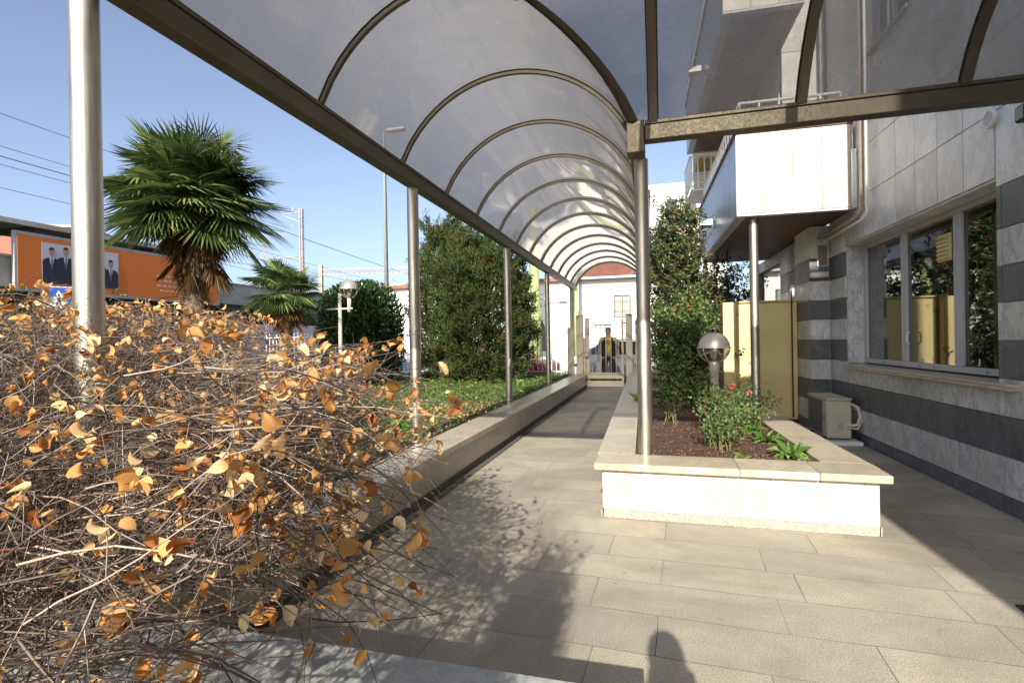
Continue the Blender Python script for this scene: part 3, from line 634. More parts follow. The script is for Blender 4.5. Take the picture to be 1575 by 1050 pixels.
# air conditioner
def aircon():
    r = bthing('air_conditioner', -0.275, 3.40, 0, 'beige air conditioning unit with dark grille, on the paving by the striped wall', 'air conditioner')
    beige = m_plain('beige_enamel', (0.52, 0.48, 0.37), 0.45, var=0.05)
    mb = MB(); mb.box(-0.15, 0.15, -0.40, 0.40, 0.075, 0.585, bev=0.02); mb.box(-0.158, 0.158, -0.408, 0.408, 0.586, 0.61, bev=0.01); mb.build('casing', beige, r)
    mb = MB(); mb.box(-0.156, -0.1505, -0.20, 0.375, 0.11, 0.56, 0)
    for k in range(26): mb.box(-0.164, -0.1565, -0.19+k*0.0215, -0.184+k*0.0215, 0.115, 0.555, 1)
    mb.build('grille', [M['dark'], m_plain('grey_grille_bars', (0.12, 0.11, 0.10), 0.5)], r)
    mb = MB(); mb.box(-0.153, -0.1506, -0.345, -0.235, 0.36, 0.372); mb.box(-0.153, -0.1506, -0.345, -0.235, 0.34, 0.35); mb.box(-0.153, -0.1506, -0.325, -0.255, 0.30, 0.33); mb.build('blue_badge', m_plain('blue_print', (0.05, 0.22, 0.38), 0.4), r)
    mb = MB(); mb.box(-0.04, 0.09, -0.409, -0.4005, 0.12, 0.40, bev=0.004); mb.box(-0.02, 0.07, -0.412, -0.4095, 0.30, 0.36, 1); mb.box(-0.015, 0.05, -0.4115, -0.4095, 0.19, 0.285, 2); mb.box(-0.06, 0.01, -0.4025, -0.4005, 0.535, 0.555, 1)
    mb.build('service_cover', [beige, M['alu'], m_plain('label_print', (0.35, 0.35, 0.33), 0.6)], r)
    mb = MB(); mb.tube([(0.10, -0.41, 0.25), (0.20, -0.43, 0.26), (0.255, -0.38, 0.36), (0.25, -0.33, 0.48), (0.19, -0.30, 0.52), (0.14, -0.30, 0.5)], 0.022, 10); mb.tube([(0.09, -0.41, 0.22), (0.2, -0.44, 0.215), (0.262, -0.40, 0.3), (0.262, -0.34, 0.45), (0.2, -0.3, 0.47)], 0.012, 8); mb.build('pipe', M['cream'], r)
    for y in (-0.27, 0.27):
        mb = MB(); mb.box(-0.15, 0.15, y-0.03, y+0.03, 0.052, 0.0745); mb.build('foot', M['rubber'], r)
    mb = MB(); mb.box(-0.20, 0.24, -0.52, 0.45, 0.001, 0.051, bev=0.008); o = mb.build('concrete_slab', M['whitep']); o.location = r.location; o.rotation_euler = r.rotation_euler
    tag(o, 'thin white slab on the paving under the air conditioning unit', 'slab')
aircon()
# lights and intercom on the pillar
r = bthing('wall_lamp', -0.16, 4.10, 2.37, 'white cylinder lamp fixed low on the striped pillar, under the small frame', 'lamp')
mb = MB(); mb.tube([(-0.13, -0.02, 0), (0.06, -0.02, 0)], 0.047, 20); mb.build('shade', M['whitep'], r)
mb = MB(); mb.box(0.07, 0.12, -0.03, 0.056, -0.035, 0.045, bev=0.006); mb.build('bracket', M['alu'], r)
r = bthing('notice_frame', -0.10, 4.154, 2.70, 'small framed metal panel high on the striped pillar, above the white cylinder lamp', 'panel')
mb = MB(); mb.box(-0.06, 0.06, -0.012, 0.0, -0.18, 0.12); mb.build('plate', m_plain('brown_plate', (0.20, 0.17, 0.14), 0.4), r)
mb = MB()
for a, b, c, d in ((-0.078, 0.078, 0.1205, 0.135), (-0.078, 0.078, -0.195, -0.1805), (-0.078, -0.061, -0.18, 0.12), (0.061, 0.078, -0.18, 0.12)): mb.box(a, b, -0.022, 0.0, c, d)
mb.build('frame', M['alu'], r)
def flood(name, u, v, z, rz, label):
    p = bw(u, v, z); r = empty(name, p, BA+rz, label, 'floodlight')
    mb = MB(); mb.prism([(-0.02, -0.05), (-0.24, -0.05), (-0.24, -0.02), (-0.10, 0.05), (-0.02, 0.05)], 'y', -0.09, 0.09); mb.build('housing', M['whitep'], r)
    mb = MB(); mb.box(-0.03, 0.0, -0.03, 0.03, -0.09, 0.03); mb.build('bracket', M['alu'], r); return r
flood('floodlight', -1.51, 5.35, 3.52, 0, 'white floodlight on the grey side of the lower bay')
flood('floodlight', -1.66, 5.35, 6.30, 0, 'white floodlight on the upper bay, seen through the tinted canopy')
r = bthing('wall_spotlight', 0.0, -0.20, 3.06, 'dark square spotlight on the marble wall at the right edge, below the canopy beam', 'spotlight')
mb = MB(); mb.box(-0.10, -0.03, -0.07, 0.05, -0.06, 0.06, bev=0.01); mb.build('housing', M['rubber'], r)
mb = MB(); mb.box(-0.03, 0.0, -0.03, 0.02, -0.02, 0.02); mb.build('bracket', M['alu'], r)
mb = MB(); mb.box(-0.102, -0.1005, -0.05, 0.03, -0.045, 0.045); mb.build('lens', M['joint'], r)
r = empty('drain_grate', (1.79, 3.30, 0), 0, 'black metal drain grate set in the paving at the right edge', 'grate')
mb = MB(); mb.box(0, 0.5, -0.13, 0.13, 0.001, 0.004, 0)
mb.build('pit', M['dark'], r)
mb = MB()
for a, b, c, d in ((0, 0.5, -0.13, -0.115), (0, 0.5, 0.115, 0.13), (0, 0.015, -0.114, 0.114), (0.485, 0.5, -0.114, 0.114)): mb.box(a, b, c, d, 0.0045, 0.012)
for k in range(14): mb.box(0.03+k*0.033, 0.042+k*0.033, -0.114, 0.114, 0.0045, 0.011)
mb.build('bars', m_plain('cast_iron', (0.05, 0.05, 0.05), 0.5, 0.6), r)

# ------------------------------------------------------------------ globe lamps
M['lampglass'] = m_glass('smoked_globe_glass', (0.72, 0.70, 0.62), 0.22, 0.08)
M['silver'] = m_plain('silver_cap', (0.50, 0.47, 0.40), 0.38, 0.55, var=0.1)
def globe(mb_r, c, rad, parent):
    top = [(rad*math.cos(a), rad*math.sin(a)) for a in np.linspace(0.0, math.pi/2-0.02, 10)]
    bot = [(rad*0.985*math.cos(a), rad*0.985*math.sin(a)) for a in np.linspace(-math.pi/2+0.35, 0.0, 10)]
    mb = MB(); mb.lathe(c, top, 28); mb.lathe(c, [(rad*1.07, -0.006), (rad*1.07, 0.004), (rad, 0.006), (rad, -0.006), (rad*1.07, -0.006)], 28); cap = mb.build('cap', M['silver'], parent)
    mb = MB(); mb.lathe(c, bot, 28); mb.build('glass_bowl', M['lampglass'], parent)
    mb = MB(); mb.lathe(c, [(0.0, rad*0.45), (rad*0.26, rad*0.35), (rad*0.28, -rad*0.3), (rad*0.18, -rad*0.75), (0.0, -rad*0.8)], 14); mb.build('bulb', M['whitep'], parent)
    mb = MB()
    for k in range(8):
        a = k*math.pi/4; mb.tube([(c[0]+rad*1.01*math.cos(a)*math.cos(q), c[1]+rad*1.01*math.sin(a)*math.cos(q), c[2]+rad*1.01*math.sin(q)) for q in np.linspace(0, -1.25, 6)], 0.0045, 5)
    mb.build('cage', M['silver'], parent)
r = empty('globe_lamp', (0.60, 6.62, 0.38), 0, 'garden lamp with silver and glass globe on a grey post, in the marble planter', 'lamp')
globe(None, (0, 0, 0.95), 0.178, r)
mb = MB(); mb.lathe((0, 0, 0), [(0.052, 0.0), (0.052, 0.66), (0.058, 0.665), (0.058, 0.76), (0.06, 0.79), (0.04, 0.80), (0.0, 0.80)], 20); mb.build('post', m_plain('grey_lamp_post', (0.42, 0.40, 0.36), 0.35, 0.4), r)
def garden_lamp():
    r = empty('twin_globe_lamp', (-6.36, 9.65, 0.34), 0, 'tall garden lamp with a glass globe in front of the dark laurel', 'lamp')
    globe(None, (0.22, 0.0, 2.22), 0.19, r)
    mb = MB(); mb.cyl(0, 0, 0, 2.15, 0.045, 14, r2=0.035); mb.tube([(-0.3, 0, 1.82), (0.3, 0, 1.82)], 0.02, 8); mb.cyl(0.22, 0, 1.75, 2.03, 0.04, 12); mb.tube([(0, 0, 2.1), (0.12, 0, 2.12), (0.2, 0, 2.02)], 0.02, 8); mb.build('post', m_plain('pale_lamp_post', (0.5, 0.46, 0.38), 0.5), r)
garden_lamp()
# ------------------------------------------------------------------ gate and fence
def prismx(mb, x0, x1, y0, y1, z0, z1, mi=0): mb.box(x0, x1, y0, y1, z0, z1, mi, bev=0.006)
GY = 16.2
def gate():
    r = empty('garden_gate', (-1.6, GY, 0), 0, 'cream metal gate with white bars and two solid boards at the end of the walkway', 'gate'); X = lambda x: x+1.6
    for a, b, h in ((-2.46, -2.26, 2.15), (-0.99, -0.80, 2.15)):
        mb = MB(); mb.box(X(a), X(b), -0.1, 0.1, 0, h, bev=0.01); mb.box(X(a)-0.01, X(b)+0.01, -0.11, 0.11, h+0.001, h+0.03, bev=0.01); mb.build('gate_post', M['cream'], r)
    for a, b, c, d, e, f in ((-2.22, -2.08, 0.05, 0.12, 0.05, 2.1), (-0.72, -0.66, 0.0, 0.08, 0.3, 2.0), (-2.75, -2.55, 0.0, 0.06, 0.3, 1.82)):
        mb = MB(); mb.box(X(a), X(b), c, d, e, f, bev=0.006); mb.build('side_panel', M['cream'], r)
    mb = MB(); fr = [(-2.25, -2.19, 0.02, 1.5), (-1.12, -1.06, 0.02, 2.05)]
    for a, b, c, d in fr: mb.box(X(a), X(b), -0.06, -0.01, c, d, bev=0.004)
    mb.box(X(-2.189), X(-1.121), -0.06, -0.02, 0.40, 0.44); mb.box(X(-2.189), X(-1.121), -0.06, -0.02, 1.78, 1.80); mb.box(X(-2.189), X(-1.121), -0.055, -0.025, 0.02, 0.20, bev=0.004); mb.box(X(-2.189), X(-1.121), -0.055, -0.025, 0.26, 0.385, bev=0.004); leaf = mb.build('gate_leaf', M['cream'], r)
    for k in range(6):
        x = -2.03+k*0.15; mb = MB(); mb.tube([(X(x), -0.04, 0.44), (X(x), -0.04, 1.95), (X(x), -0.04, 2.02)], [0.011, 0.011, 0.001], 8); mb.build('bar', M['whitep'], leaf)
    mb = MB(); mb.box(X(-1.93), X(-1.40), -0.09, -0.062, 1.85, 1.885); mb.build('closer_bar', M['rubber'], leaf)
    mb = MB(); mb.box(X(-2.27), X(-2.10), -0.12, -0.062, 0.93, 1.03, bev=0.006); mb.build('lock', M['alu'], leaf)
    for z in (0.3, 1.4, 1.9):
        mb = MB(); mb.box(X(-1.06), X(-0.985), -0.06, -0.02, z, z+0.04); mb.build('hinge', M['rubber'], r)
gate()
def fence(name, x0, x1, y, label, step=0.15):
    r = empty(name, (x0, y, 0.2), 0, label, 'fence')
    L = x1-x0; mb = MB(); mb.box(0, L, -0.02, 0.02, 0.24, 0.275); mb.box(0, L, -0.02, 0.02, 1.48, 1.51); mb.build('rail', M['whitep'], r)
    mb = MB(); mb.box(0, L, -0.08, 0.08, -0.2, 0.16); mb.build('kerb_base', M['concrete'], r)
    n_ = int(L/step); mb = MB()
    for k in range(n_): mb.tube([(k*step+0.05, 0, 0.16), (k*step+0.05, 0, 1.60), (k*step+0.05, 0, 1.68)], [0.016, 0.016, 0.001], 6, caps=False)
    o = mb.build('pickets', M['whitep'], r); 
    return r
fence('picket_fence', -14.0, -2.80, 16.45, 'white metal picket fence at the far side of the lawn')
fence('picket_fence', -0.62, 5.0, 16.45, 'white metal picket fence right of the gate, behind the leafy tree')

# ------------------------------------------------------------------ people
def skinned(name, nodes, edges, mat, parent=None, sub=2):
    me = bpy.data.meshes.new(name); me.from_pydata([n[0] for n in nodes], edges, []); o = bpy.data.objects.new(name, me); COL.objects.link(o)
    m = o.modifiers.new('s', 'SKIN'); m.use_smooth_shade = True
    for i, n in enumerate(nodes):
        r_ = n[1] if hasattr(n[1], '__len__') else (n[1], n[1]); me.skin_vertices[0].data[i].radius = r_
    me.skin_vertices[0].data[0].use_root = True
    s = o.modifiers.new('d', 'SUBSURF'); s.levels = sub; s.render_levels = sub
    dg = bpy.context.evaluated_depsgraph_get(); nm = bpy.data.meshes.new_from_object(o.evaluated_get(dg))
    bpy.data.objects.remove(o); nm.materials.clear(); nm.materials.append(mat); nm.polygons.foreach_set('use_smooth', [True]*len(nm.polygons)); return link(name, nm, parent)
M['features'] = m_plain('dark_features', (0.08, 0.03, 0.025), 0.5); M['skin'] = m_plain('skin', (0.42, 0.22, 0.14), 0.5, var=0.06)
def person(loc, rz, label, shirt, vest, trou, hair, hold=False, sc=1.0):
    r = empty('person', loc, rz, label, 'person'); r.scale = (sc, sc, sc)
    # faces -y ; z up ; 1.78 m
    N = []; E = []
    def a(p, rad, par=None):
        N.append((p, rad)); i = len(N)-1
        if par is not None: E.append((par, i))
        return i
    pel = a((0, 0, 0.95), (0.155, 0.11)); wst = a((0, 0.0, 1.10), (0.145, 0.105), pel); ch = a((0, 0.01, 1.30), (0.165, 0.115), wst); sh = a((0, 0.015, 1.43), (0.11, 0.085), ch)
    nk = a((0, 0.01, 1.52), 0.055, sh); h0 = a((0, -0.01, 1.59), (0.062, 0.075), nk); h1 = a((0, -0.01, 1.67), (0.076, 0.095), h0); h2 = a((0, 0.0, 1.75), (0.055, 0.07), h1)
    for s in (-1, 1):
        hp = a((s*0.10, 0, 0.88), 0.10, pel); kn = a((s*0.115, -0.015, 0.50), 0.062, hp); an = a((s*0.12, 0.01, 0.09), 0.042, kn); a((s*0.135, -0.13, 0.04), (0.04, 0.03), an)
        s0 = a((s*0.17, 0.015, 1.42), 0.062, sh)
        if hold: el = a((s*0.22, -0.12, 1.20), 0.045, s0); wr = a((s*0.10, -0.24, 1.36), 0.03, el); hd = (Vector((s*0.085, -0.25, 1.41)), Vector((-s*0.3, -0.2, 0.75)).normalized())
        else: el = a((s*0.255, 0.02, 1.14), 0.045, s0); wr = a((s*0.275, -0.06, 0.91), 0.03, el); hd = (Vector((s*0.275, -0.075, 0.86)), Vector((0, -0.25, -1)).normalized())
        pm = a(tuple(hd[0]), (0.034, 0.016), wr); d = hd[1]; side = Vector((0, 1, 0)) if not hold else Vector((0, 0.4, 1)).cross(d).normalized()
        for k, ln in enumerate((0.070, 0.078, 0.073, 0.058)):
            b = hd[0]+d*0.045+side*(k-1.5)*0.019; f1 = a(tuple(b), 0.009, pm); f2 = a(tuple(b+d*ln*0.5+Vector((-s*0.006, 0, 0))), 0.008, f1); a(tuple(b+d*ln+Vector((-s*0.022, 0, 0))), 0.007, f2)
        t1 = a(tuple(hd[0]+side*-0.035+d*0.02), 0.010, pm); a(tuple(hd[0]+side*-0.05+d*0.055+Vector((-s*0.012, 0, 0))), 0.008, t1)
    body = skinned('body', N, E, M['skin'], r, 2)
    # face features on the body's head
    mb = MB(); mb.prism([(-0.128, 1.655), (-0.105, 1.69), (-0.1, 1.645)], 'x', -0.011, 0.011); mb.build('nose', M['skin'], body)
    for s in (-1, 1):
        mb = MB(); mb.box(s*0.082-0.008, s*0.082+0.008, -0.02, 0.015, 1.635, 1.69, bev=0.006); mb.build('ear', M['skin'], body)
        mb = MB(); mb.box(s*0.032-0.012, s*0.032+0.012, -0.106, -0.098, 1.675, 1.684, bev=0.003); mb.build('eye', M['features'], body)
    mb = MB(); mb.box(-0.022, 0.022, -0.106, -0.096, 1.615, 1.622, bev=0.003); mb.build('mouth', M['features'], body)
    # clothes as close shells
    S = [((0, 0, 0.93), (0.168, 0.122)), ((0, 0, 1.10), (0.162, 0.122)), ((0, 0.01, 1.30), (0.180, 0.130)), ((0, 0.015, 1.44), (0.125, 0.098)), ((0, 0.012, 1.485), (0.062, 0.062))]; Ee = [(0, 1), (1, 2), (2, 3), (3, 4)]
    for s in (-1, 1):
        b = len(S); S += [((s*0.175, 0.015, 1.42), 0.078)]; Ee.append((3, b))
        if hold: S += [((s*0.22, -0.12, 1.20), 0.062), ((s*0.12, -0.215, 1.32), 0.045)]; Ee += [(b, b+1), (b+1, b+2)]
        else: S += [((s*0.235, 0.02, 1.22), 0.068)]; Ee += [(b, b+1)]
    skinned('shirt', S, Ee, shirt, r, 2)
    T = [((0, 0, 0.98), (0.170, 0.126)), ((0, 0, 0.90), (0.165, 0.125))]; Te = [(0, 1)]
    for s in (-1, 1): b = len(T); T += [((s*0.10, 0, 0.84), 0.112), ((s*0.115, -0.012, 0.5), 0.082), ((s*0.12, 0.0, 0.09), 0.07)]; Te += [(1, b), (b, b+1), (b+1, b+2)]
    skinned('trousers', T, Te, trou, r, 2)
    if vest is not None:
        mb = MB()   # open waistcoat: two front panels and a back, following the chest
        for s in (-1, 1):
            prof_ = [(0.055, 0.88, 0.0), (0.060, 1.15, 0), (0.075, 1.32, 0), (0.085, 1.46, 0)]
            g = []
            for i, (xi, z, _) in enumerate(prof_):
                hw = (0.19, 0.186, 0.200, 0.15)[i]; dp = (0.142, 0.142, 0.148, 0.105)[i]; row = []
                for k in range(9):
                    a0 = math.acos(min(1, xi/hw)); an = a0-(a0+math.pi/2)*k/8
                    row.append((s*hw*math.cos(an), -dp*math.sin(an)+0.01, z))
                g.append(row)
            V = [p for row in g for p in row]; Fs = [(i*9+k, i*9+k+1, i*9+10+k, i*9+9+k) for i in range(3) for k in range(8)]
            V2 = V+[(p[0]*1.04, p[1]*1.05, p[2]) for p in V]; q = len(V); Fs += [tuple(x+q for x in f[::-1]) for f in Fs]
            mb.add(V2, Fs, 0, True)
        mb.build('vest', vest, r)
    mb = MB(); mb.lathe((0, 0.012, 1.70), [(0.083, -0.05), (0.088, 0.0), (0.078, 0.04), (0.05, 0.075), (0.0, 0.085)], 18); o = mb.build('hair', hair, r)
    for s in (-1, 1): mb = MB(); mb.box(s*0.135-0.05, s*0.135+0.05, -0.18, 0.08, 0.0, 0.085, bev=0.025); mb.build('shoe', M['rubber'], r)
    if not hold: r.scale = (sc*1.12, sc*1.08, sc)
    return r
dk = m_plain('dark_cloth', (0.02, 0.02, 0.022), 0.85); yl = m_plain('lime_yellow_shirt', (0.50, 0.46, 0.05), 0.8); hairm = m_plain('dark_hair', (0.05, 0.035, 0.025), 0.7)
person((-1.60, 17.15, 0.0), R(4), 'person in a lime yellow shirt, open black vest and dark trousers standing behind the gate', yl, dk, m_plain('brown_black_trousers', (0.035, 0.025, 0.022), 0.85), hairm, sc=1.02)
person((0.13, -0.42, 0.0), R(180), 'person at the viewpoint whose head shadow falls on the paving at the bottom', m_plain('grey_jacket', (0.12, 0.12, 0.13), 0.8), None, dk, hairm, hold=True, sc=0.92)

# ------------------------------------------------------------------ cars beyond the fence
M['tyre'] = m_plain('tyre', (0.02, 0.02, 0.02), 0.8); M['rim'] = m_plain('alloy', (0.45, 0.45, 0.46), 0.3, 0.8); M['carglass'] = m_plain('dark_car_glass', (0.015, 0.02, 0.025), 0.03, spec=0.8)
def car(loc, rz, paint, label, top=1.47):
    r = empty('parked_car', loc, rz, label, 'car', 'cars parked beyond the fence')
    W = 0.86
    side = [(-2.05, 0.32), (-2.10, 0.62), (-2.02, 0.90), (-1.85, 0.96), (1.15, 0.95), (1.85, 0.80), (2.08, 0.66), (2.12, 0.35), (1.85, 0.24), (-1.85, 0.24)]
    mb = MB(); n_ = len(side); secs = [(-W, 0.93), (-W*0.97, 1.0), (-W*0.5, 1.02), (W*0.5, 1.02), (W*0.97, 1.0), (W, 0.93)]; V = []
    for y, k in secs:
        for x, z in side: V.append((x*(k if abs(x) > 1 else 1)*(1 if abs(y) < W*0.99 else 0.995), y, 0.24+(z-0.24)*(1.0 if abs(y) < 0.7*W else 0.985)))
    Fs = [tuple(range(n_))[::-1], tuple((len(secs)-1)*n_+i for i in range(n_))]
    for i in range(len(secs)-1):
        for k in range(n_): Fs.append((i*n_+k, i*n_+(k+1) % n_, (i+1)*n_+(k+1) % n_, (i+1)*n_+k))
    mb.add(V, Fs, 0, False)
    # roof
    rf = [(-1.25, top-0.05), (-0.9, top), (0.0, top+0.01), (0.35, top-0.04)]; V = []
    for s, y in ((0, -0.60), (0.02, -0.4), (0.02, 0.4), (0, 0.60)):
        for x, z in rf: V.append((x, y, z+s))
    V += [(p[0], p[1], p[2]-0.035) for p in V]; Fs = []
    for i in range(3):
        for k in range(3): a0 = i*4+k; Fs.append((a0, a0+1, a0+5, a0+4)); Fs.append((16+a0, 16+a0+4, 16+a0+5, 16+a0+1))
    Fs += [(0, 4, 20, 16), (4, 8, 24, 20), (8, 12, 28, 24), (3, 19, 23, 7), (7, 23, 27, 11), (11, 27, 31, 15), (0, 16, 17, 1), (1, 17, 18, 2), (2, 18, 19, 3), (12, 13, 29, 28), (13, 14, 30, 29), (14, 15, 31, 30)]
    mb.add(V, Fs, 0, False)
    for s in (-1, 1):   # pillars
        for p, q in (((1.13, s*0.78, 0.95), (0.36, s*0.60, top-0.05)), ((-0.2, s*0.82, 0.95), (-0.2, s*0.61, top-0.03)), ((-1.80, s*0.76, 0.95), (-1.24, s*0.60, top-0.07))): mb.tube([p, q], 0.035, 6)
    mb.build('body', paint, r)
    mb = MB(); g = [(1.14, 0.955), (0.37, top-0.05), (-1.25, top-0.06), (-1.83, 0.955)]; V = []
    for x, z in g:
        w_ = 0.79 if z < 1 else 0.595
        V += [(x*0.99, -w_, z), (x*0.99, w_, z)]
    mb.add(V, [(0, 1, 3, 2), (4, 5, 7, 6), (0, 2, 4, 6), (1, 7, 5, 3)]); mb.build('windows', M['carglass'], r)
    for x in (-1.28, 1.32):
        for s in (-1, 1):
            t = empty('wheel', (x, s*0.78, 0.31)); t.parent = r
            mb = MB(); mb.M = Matrix.Rotation(R(90), 4, 'X'); mb.lathe((0, 0, 0), [(0.21, -0.09), (0.29, -0.1), (0.31, -0.08), (0.31, 0.08), (0.29, 0.1), (0.21, 0.09)], 24); mb.build('tyre', M['tyre'], t)
            mb = MB(); mb.M = Matrix.Rotation(R(90), 4, 'X'); mb.lathe((0, 0, 0), [(0.21, -0.08), (0.2, -0.06), (0.05, -0.075), (0.0, -0.08)], 10); mb.lathe((0, 0, 0), [(0.21, 0.08), (0.2, 0.06), (0.05, 0.075), (0.0, 0.08)], 10); mb.build('rim', M['rim'], t)
    for s in (-1, 1):
        mb = MB(); mb.box(1.93, 2.09, s*0.62-0.14, s*0.62+0.14, 0.60, 0.70, bev=0.03); mb.build('headlight', M['joint'], r)
        mb = MB(); mb.box(-2.11, -2.0, s*0.68-0.1, s*0.68+0.1, 0.66, 0.88, bev=0.02); mb.build('taillight', m_red, r)
        mb = MB(); mb.box(0.78, 0.92, s*0.93-0.09, s*0.93+0.09, 0.93, 1.04, bev=0.03); mb.build('mirror', paint, r)
    return r
m_red = m_plain('red_plastic', (0.45, 0.015, 0.015), 0.25)
def paintm(name, c, met=0.0): return m_plain(name, c, 0.18, met, var=0.02, spec=0.6)
car((-5.9, 19.3, -0.05), R(-14), paintm('red_car_paint', (0.42, 0.012, 0.012)), 'red hatchback seen through the fence left of the gate')
car((-7.6, 22.2, -0.05), R(4), paintm('silver_car_paint', (0.55, 0.56, 0.58), 0.3), 'silver car parked behind the red hatchback, half hidden by the conifers')
car((-1.5, 20.0, -0.05), R(168), paintm('pale_silver_car_paint', (0.62, 0.63, 0.65), 0.2), 'pale silver car parked behind the person at the gate')
car((-12.0, 21.0, -0.05), R(0), paintm('dark_blue_car_paint', (0.03, 0.05, 0.10)), 'dark blue car behind the fence, between the dark laurel and the conifers')
car((3.2, 20.5, -0.05), R(0), paintm('white_car_paint', (0.7, 0.7, 0.7)), 'white car beyond the fence on the right, behind the leafy tree')

# ------------------------------------------------------------------ street buildings
M['rooftile'] = m_plain('red_brown_roof', (0.24, 0.10, 0.07), 0.8, var=0.25, scale=3)
def white_building():
    r = empty('white_house', (0, 26, 0), 0, 'white rendered house with a brown tiled roof and a barred window beyond the gate', 'building'); 
    mb = MB()
    for a, b, c, d in ((-3.95, -2.15, 0, 4.4), (-1.32, 1.5, 0, 4.4), (-2.149, -1.321, 0, 2.46), (-2.149, -1.321, 3.60, 4.4)): mb.box(a, b, 0, 0.3, c-0.06, d)
    mb.box(-3.95, 1.5, 0.301, 6, -0.06, 4.4); mb.build('wall', M['render'], r)
    mb = MB(); mb.add([(-4.1, -0.35, 4.42), (1.7, -0.35, 4.42), (0.2, 3.2, 5.9), (-2.8, 3.2, 5.9), (-4.1, 6.5, 4.42), (1.7, 6.5, 4.42)], [(0, 1, 2, 3), (0, 3, 4), (1, 5, 2), (3, 2, 5, 4), (0, 4, 5, 1)])
    for k in range(46):
        x = -4.05+k*0.126; xt = -0.75+ (x+1.2)*0.52; mb.tube([(x, -0.36, 4.45), (xt if abs(xt+1.3) < 1.5 else x+ (1.4 if x < -1.2 else -1.4)*0.9, 3.15 if abs(xt+1.3) < 1.5 else 2.6, 5.92 if abs(xt+1.3) < 1.5 else 5.68)], 0.03, 5)
    mb.build('roof', M['rooftile'], r)
    mb = MB(); mb.box(-4.15, 1.75, -0.42, -0.30, 4.33, 4.43); mb.build('gutter', M['alu'], r)
    mb = MB(); mb.tube([(-3.75, -0.06, -0.05), (-3.75, -0.06, 4.3)], 0.06, 10); mb.build('downpipe', m_plain('pale_blue_pipe', (0.50, 0.55, 0.62), 0.6), r)
    mb = MB(); fr = [(-2.149, -2.10, 2.46, 3.60), (-1.37, -1.321, 2.46, 3.60), (-2.099, -1.371, 2.46, 2.51), (-2.099, -1.371, 3.55, 3.60), (-1.76, -1.71, 2.511, 3.549)]
    for a, b, c, d in fr: mb.box(a, b, 0.02, 0.09, c, d)
    wv = mb.build('window', m_plain('dark_grey_frame', (0.12, 0.12, 0.12), 0.5), r)
    mb = MB(); mb.box(-2.10, -1.37, 0.10, 0.12, 2.51, 3.55); mb.build('pane', m_plain('pale_curtain', (0.42, 0.42, 0.36), 0.6), wv)
    mb = MB()
    for k in range(9): mb.box(-2.075+k*0.083, -2.053+k*0.083, -0.04, -0.018, 2.47, 3.59)
    mb.box(-2.14, -1.33, -0.0175, -0.006, 2.8, 2.815); mb.box(-2.14, -1.33, -0.0175, -0.006, 3.25, 3.265); mb.build('bars', m_plain('dark_bars', (0.10, 0.10, 0.10), 0.5), wv)
white_building()
def left_building():
    r = empty('white_annexe', (0, 25, 0), 0, 'lower white building with a red roof edge and an arched opening', 'building')
    mb = MB()
    mb.box(-16, -7.0, 0, 0.4, -0.06, 4.2); mb.box(-5.3, -4.0, 0, 0.4, -0.06, 4.2)
    # arch lintel
    A_ = [(-7.0, 1.9)]+[(-6.15-0.85*math.cos(t), 1.9+0.85*math.sin(t)) for t in np.linspace(0, math.pi, 14)]+[(-5.3, 1.9), (-5.3, 4.2), (-7.0, 4.2)]
    mb.prism(A_[1:-3]+[(-5.3, 4.2), (-7.0, 4.2)], 'y', 0.0, 0.4); mb.box(-7.0, -5.3, 0.0, 0.4, -0.06, 0.9)
    mb.box(-16, -4.0, 2.4, 6.0, -0.06, 4.2); mb.build('wall', M['render'], r)
    mb = MB(); mb.box(-16.2, -3.98, -0.25, 6.2, 4.201, 4.36); mb.build('roof_edge', M['rooftile'], r)
    mb = MB(); mb.box(-6.99, -5.31, 0.30, 0.32, 0.9, 2.75); mb.build('arched_window', m_plain('dark_shutter', (0.10, 0.10, 0.10), 0.5), r)
    mb = MB(); mb.tube([(-6.4, -0.25, 3.35), (-4.35, -0.4, 3.42)], 0.03, 8); mb.tube([(-4.6, -0.4, 3.4), (-4.2, -0.4, 3.43)], 0.07, 8); mb.build('lamp_arm', M['alu'], r)
left_building()
mb = MB(); mb.box(-0.55, 4.5, 40, 50, 0, 12.2); mb.box(-0.7, 4.6, 39.9, 50.1, 12.201, 12.5)
o = mb.build('wall', M['render']); r = empty('tall_white_block', (0, 0, 0), 0, 'tall plain white block rising behind the leafy tree, right of the steel post', 'building'); o.parent = r
for k in range(4):
    for j in range(3): mb = MB(); mb.box(0.6+j*1.3, 1.3+j*1.3, 39.96, 39.99, 1.6+k*2.8, 3.0+k*2.8); mb.build('window', M['carglass'], r)
def pole(name, x, y, h, r0, mat, label, group=None):
    rt = empty(name, (x, y, -0.06), 0, label, 'pole', group); mb = MB(); mb.tube([(0, 0, 0), (0, 0, h*0.42), (0, 0, h*0.43), (0, 0, h)], [r0, r0*0.95, r0*0.8, r0*0.7], 16); mb.build('shaft', mat, rt)
    mb = MB(); mb.cyl(0, 0, 0.0, 0.3, r0*1.4, 16); mb.build('base', mat, rt)
    mb = MB(); mb.lathe((0, 0, h), [(r0*0.8, 0), (r0*0.75, 0.05), (0, 0.12)], 14); mb.build('cap', mat, rt); return rt
gp = m_plain('pale_green_paint', (0.30, 0.36, 0.14), 0.6, var=0.2)
pole('utility_pole', -5.42, 23.4, 7.4, 0.27, gp, 'thick pale green pole in front of the white annexe, beside the conifers')
pole('utility_pole', -3.62, 23.9, 6.5, 0.12, gp, 'thin green pole beside the far left canopy post')
pole('utility_pole', -9.05, 20.2, 6.0, 0.13, m_plain('mint_paint', (0.28, 0.45, 0.28), 0.6), 'mint green pole behind the fence and the left edge of the conifers')
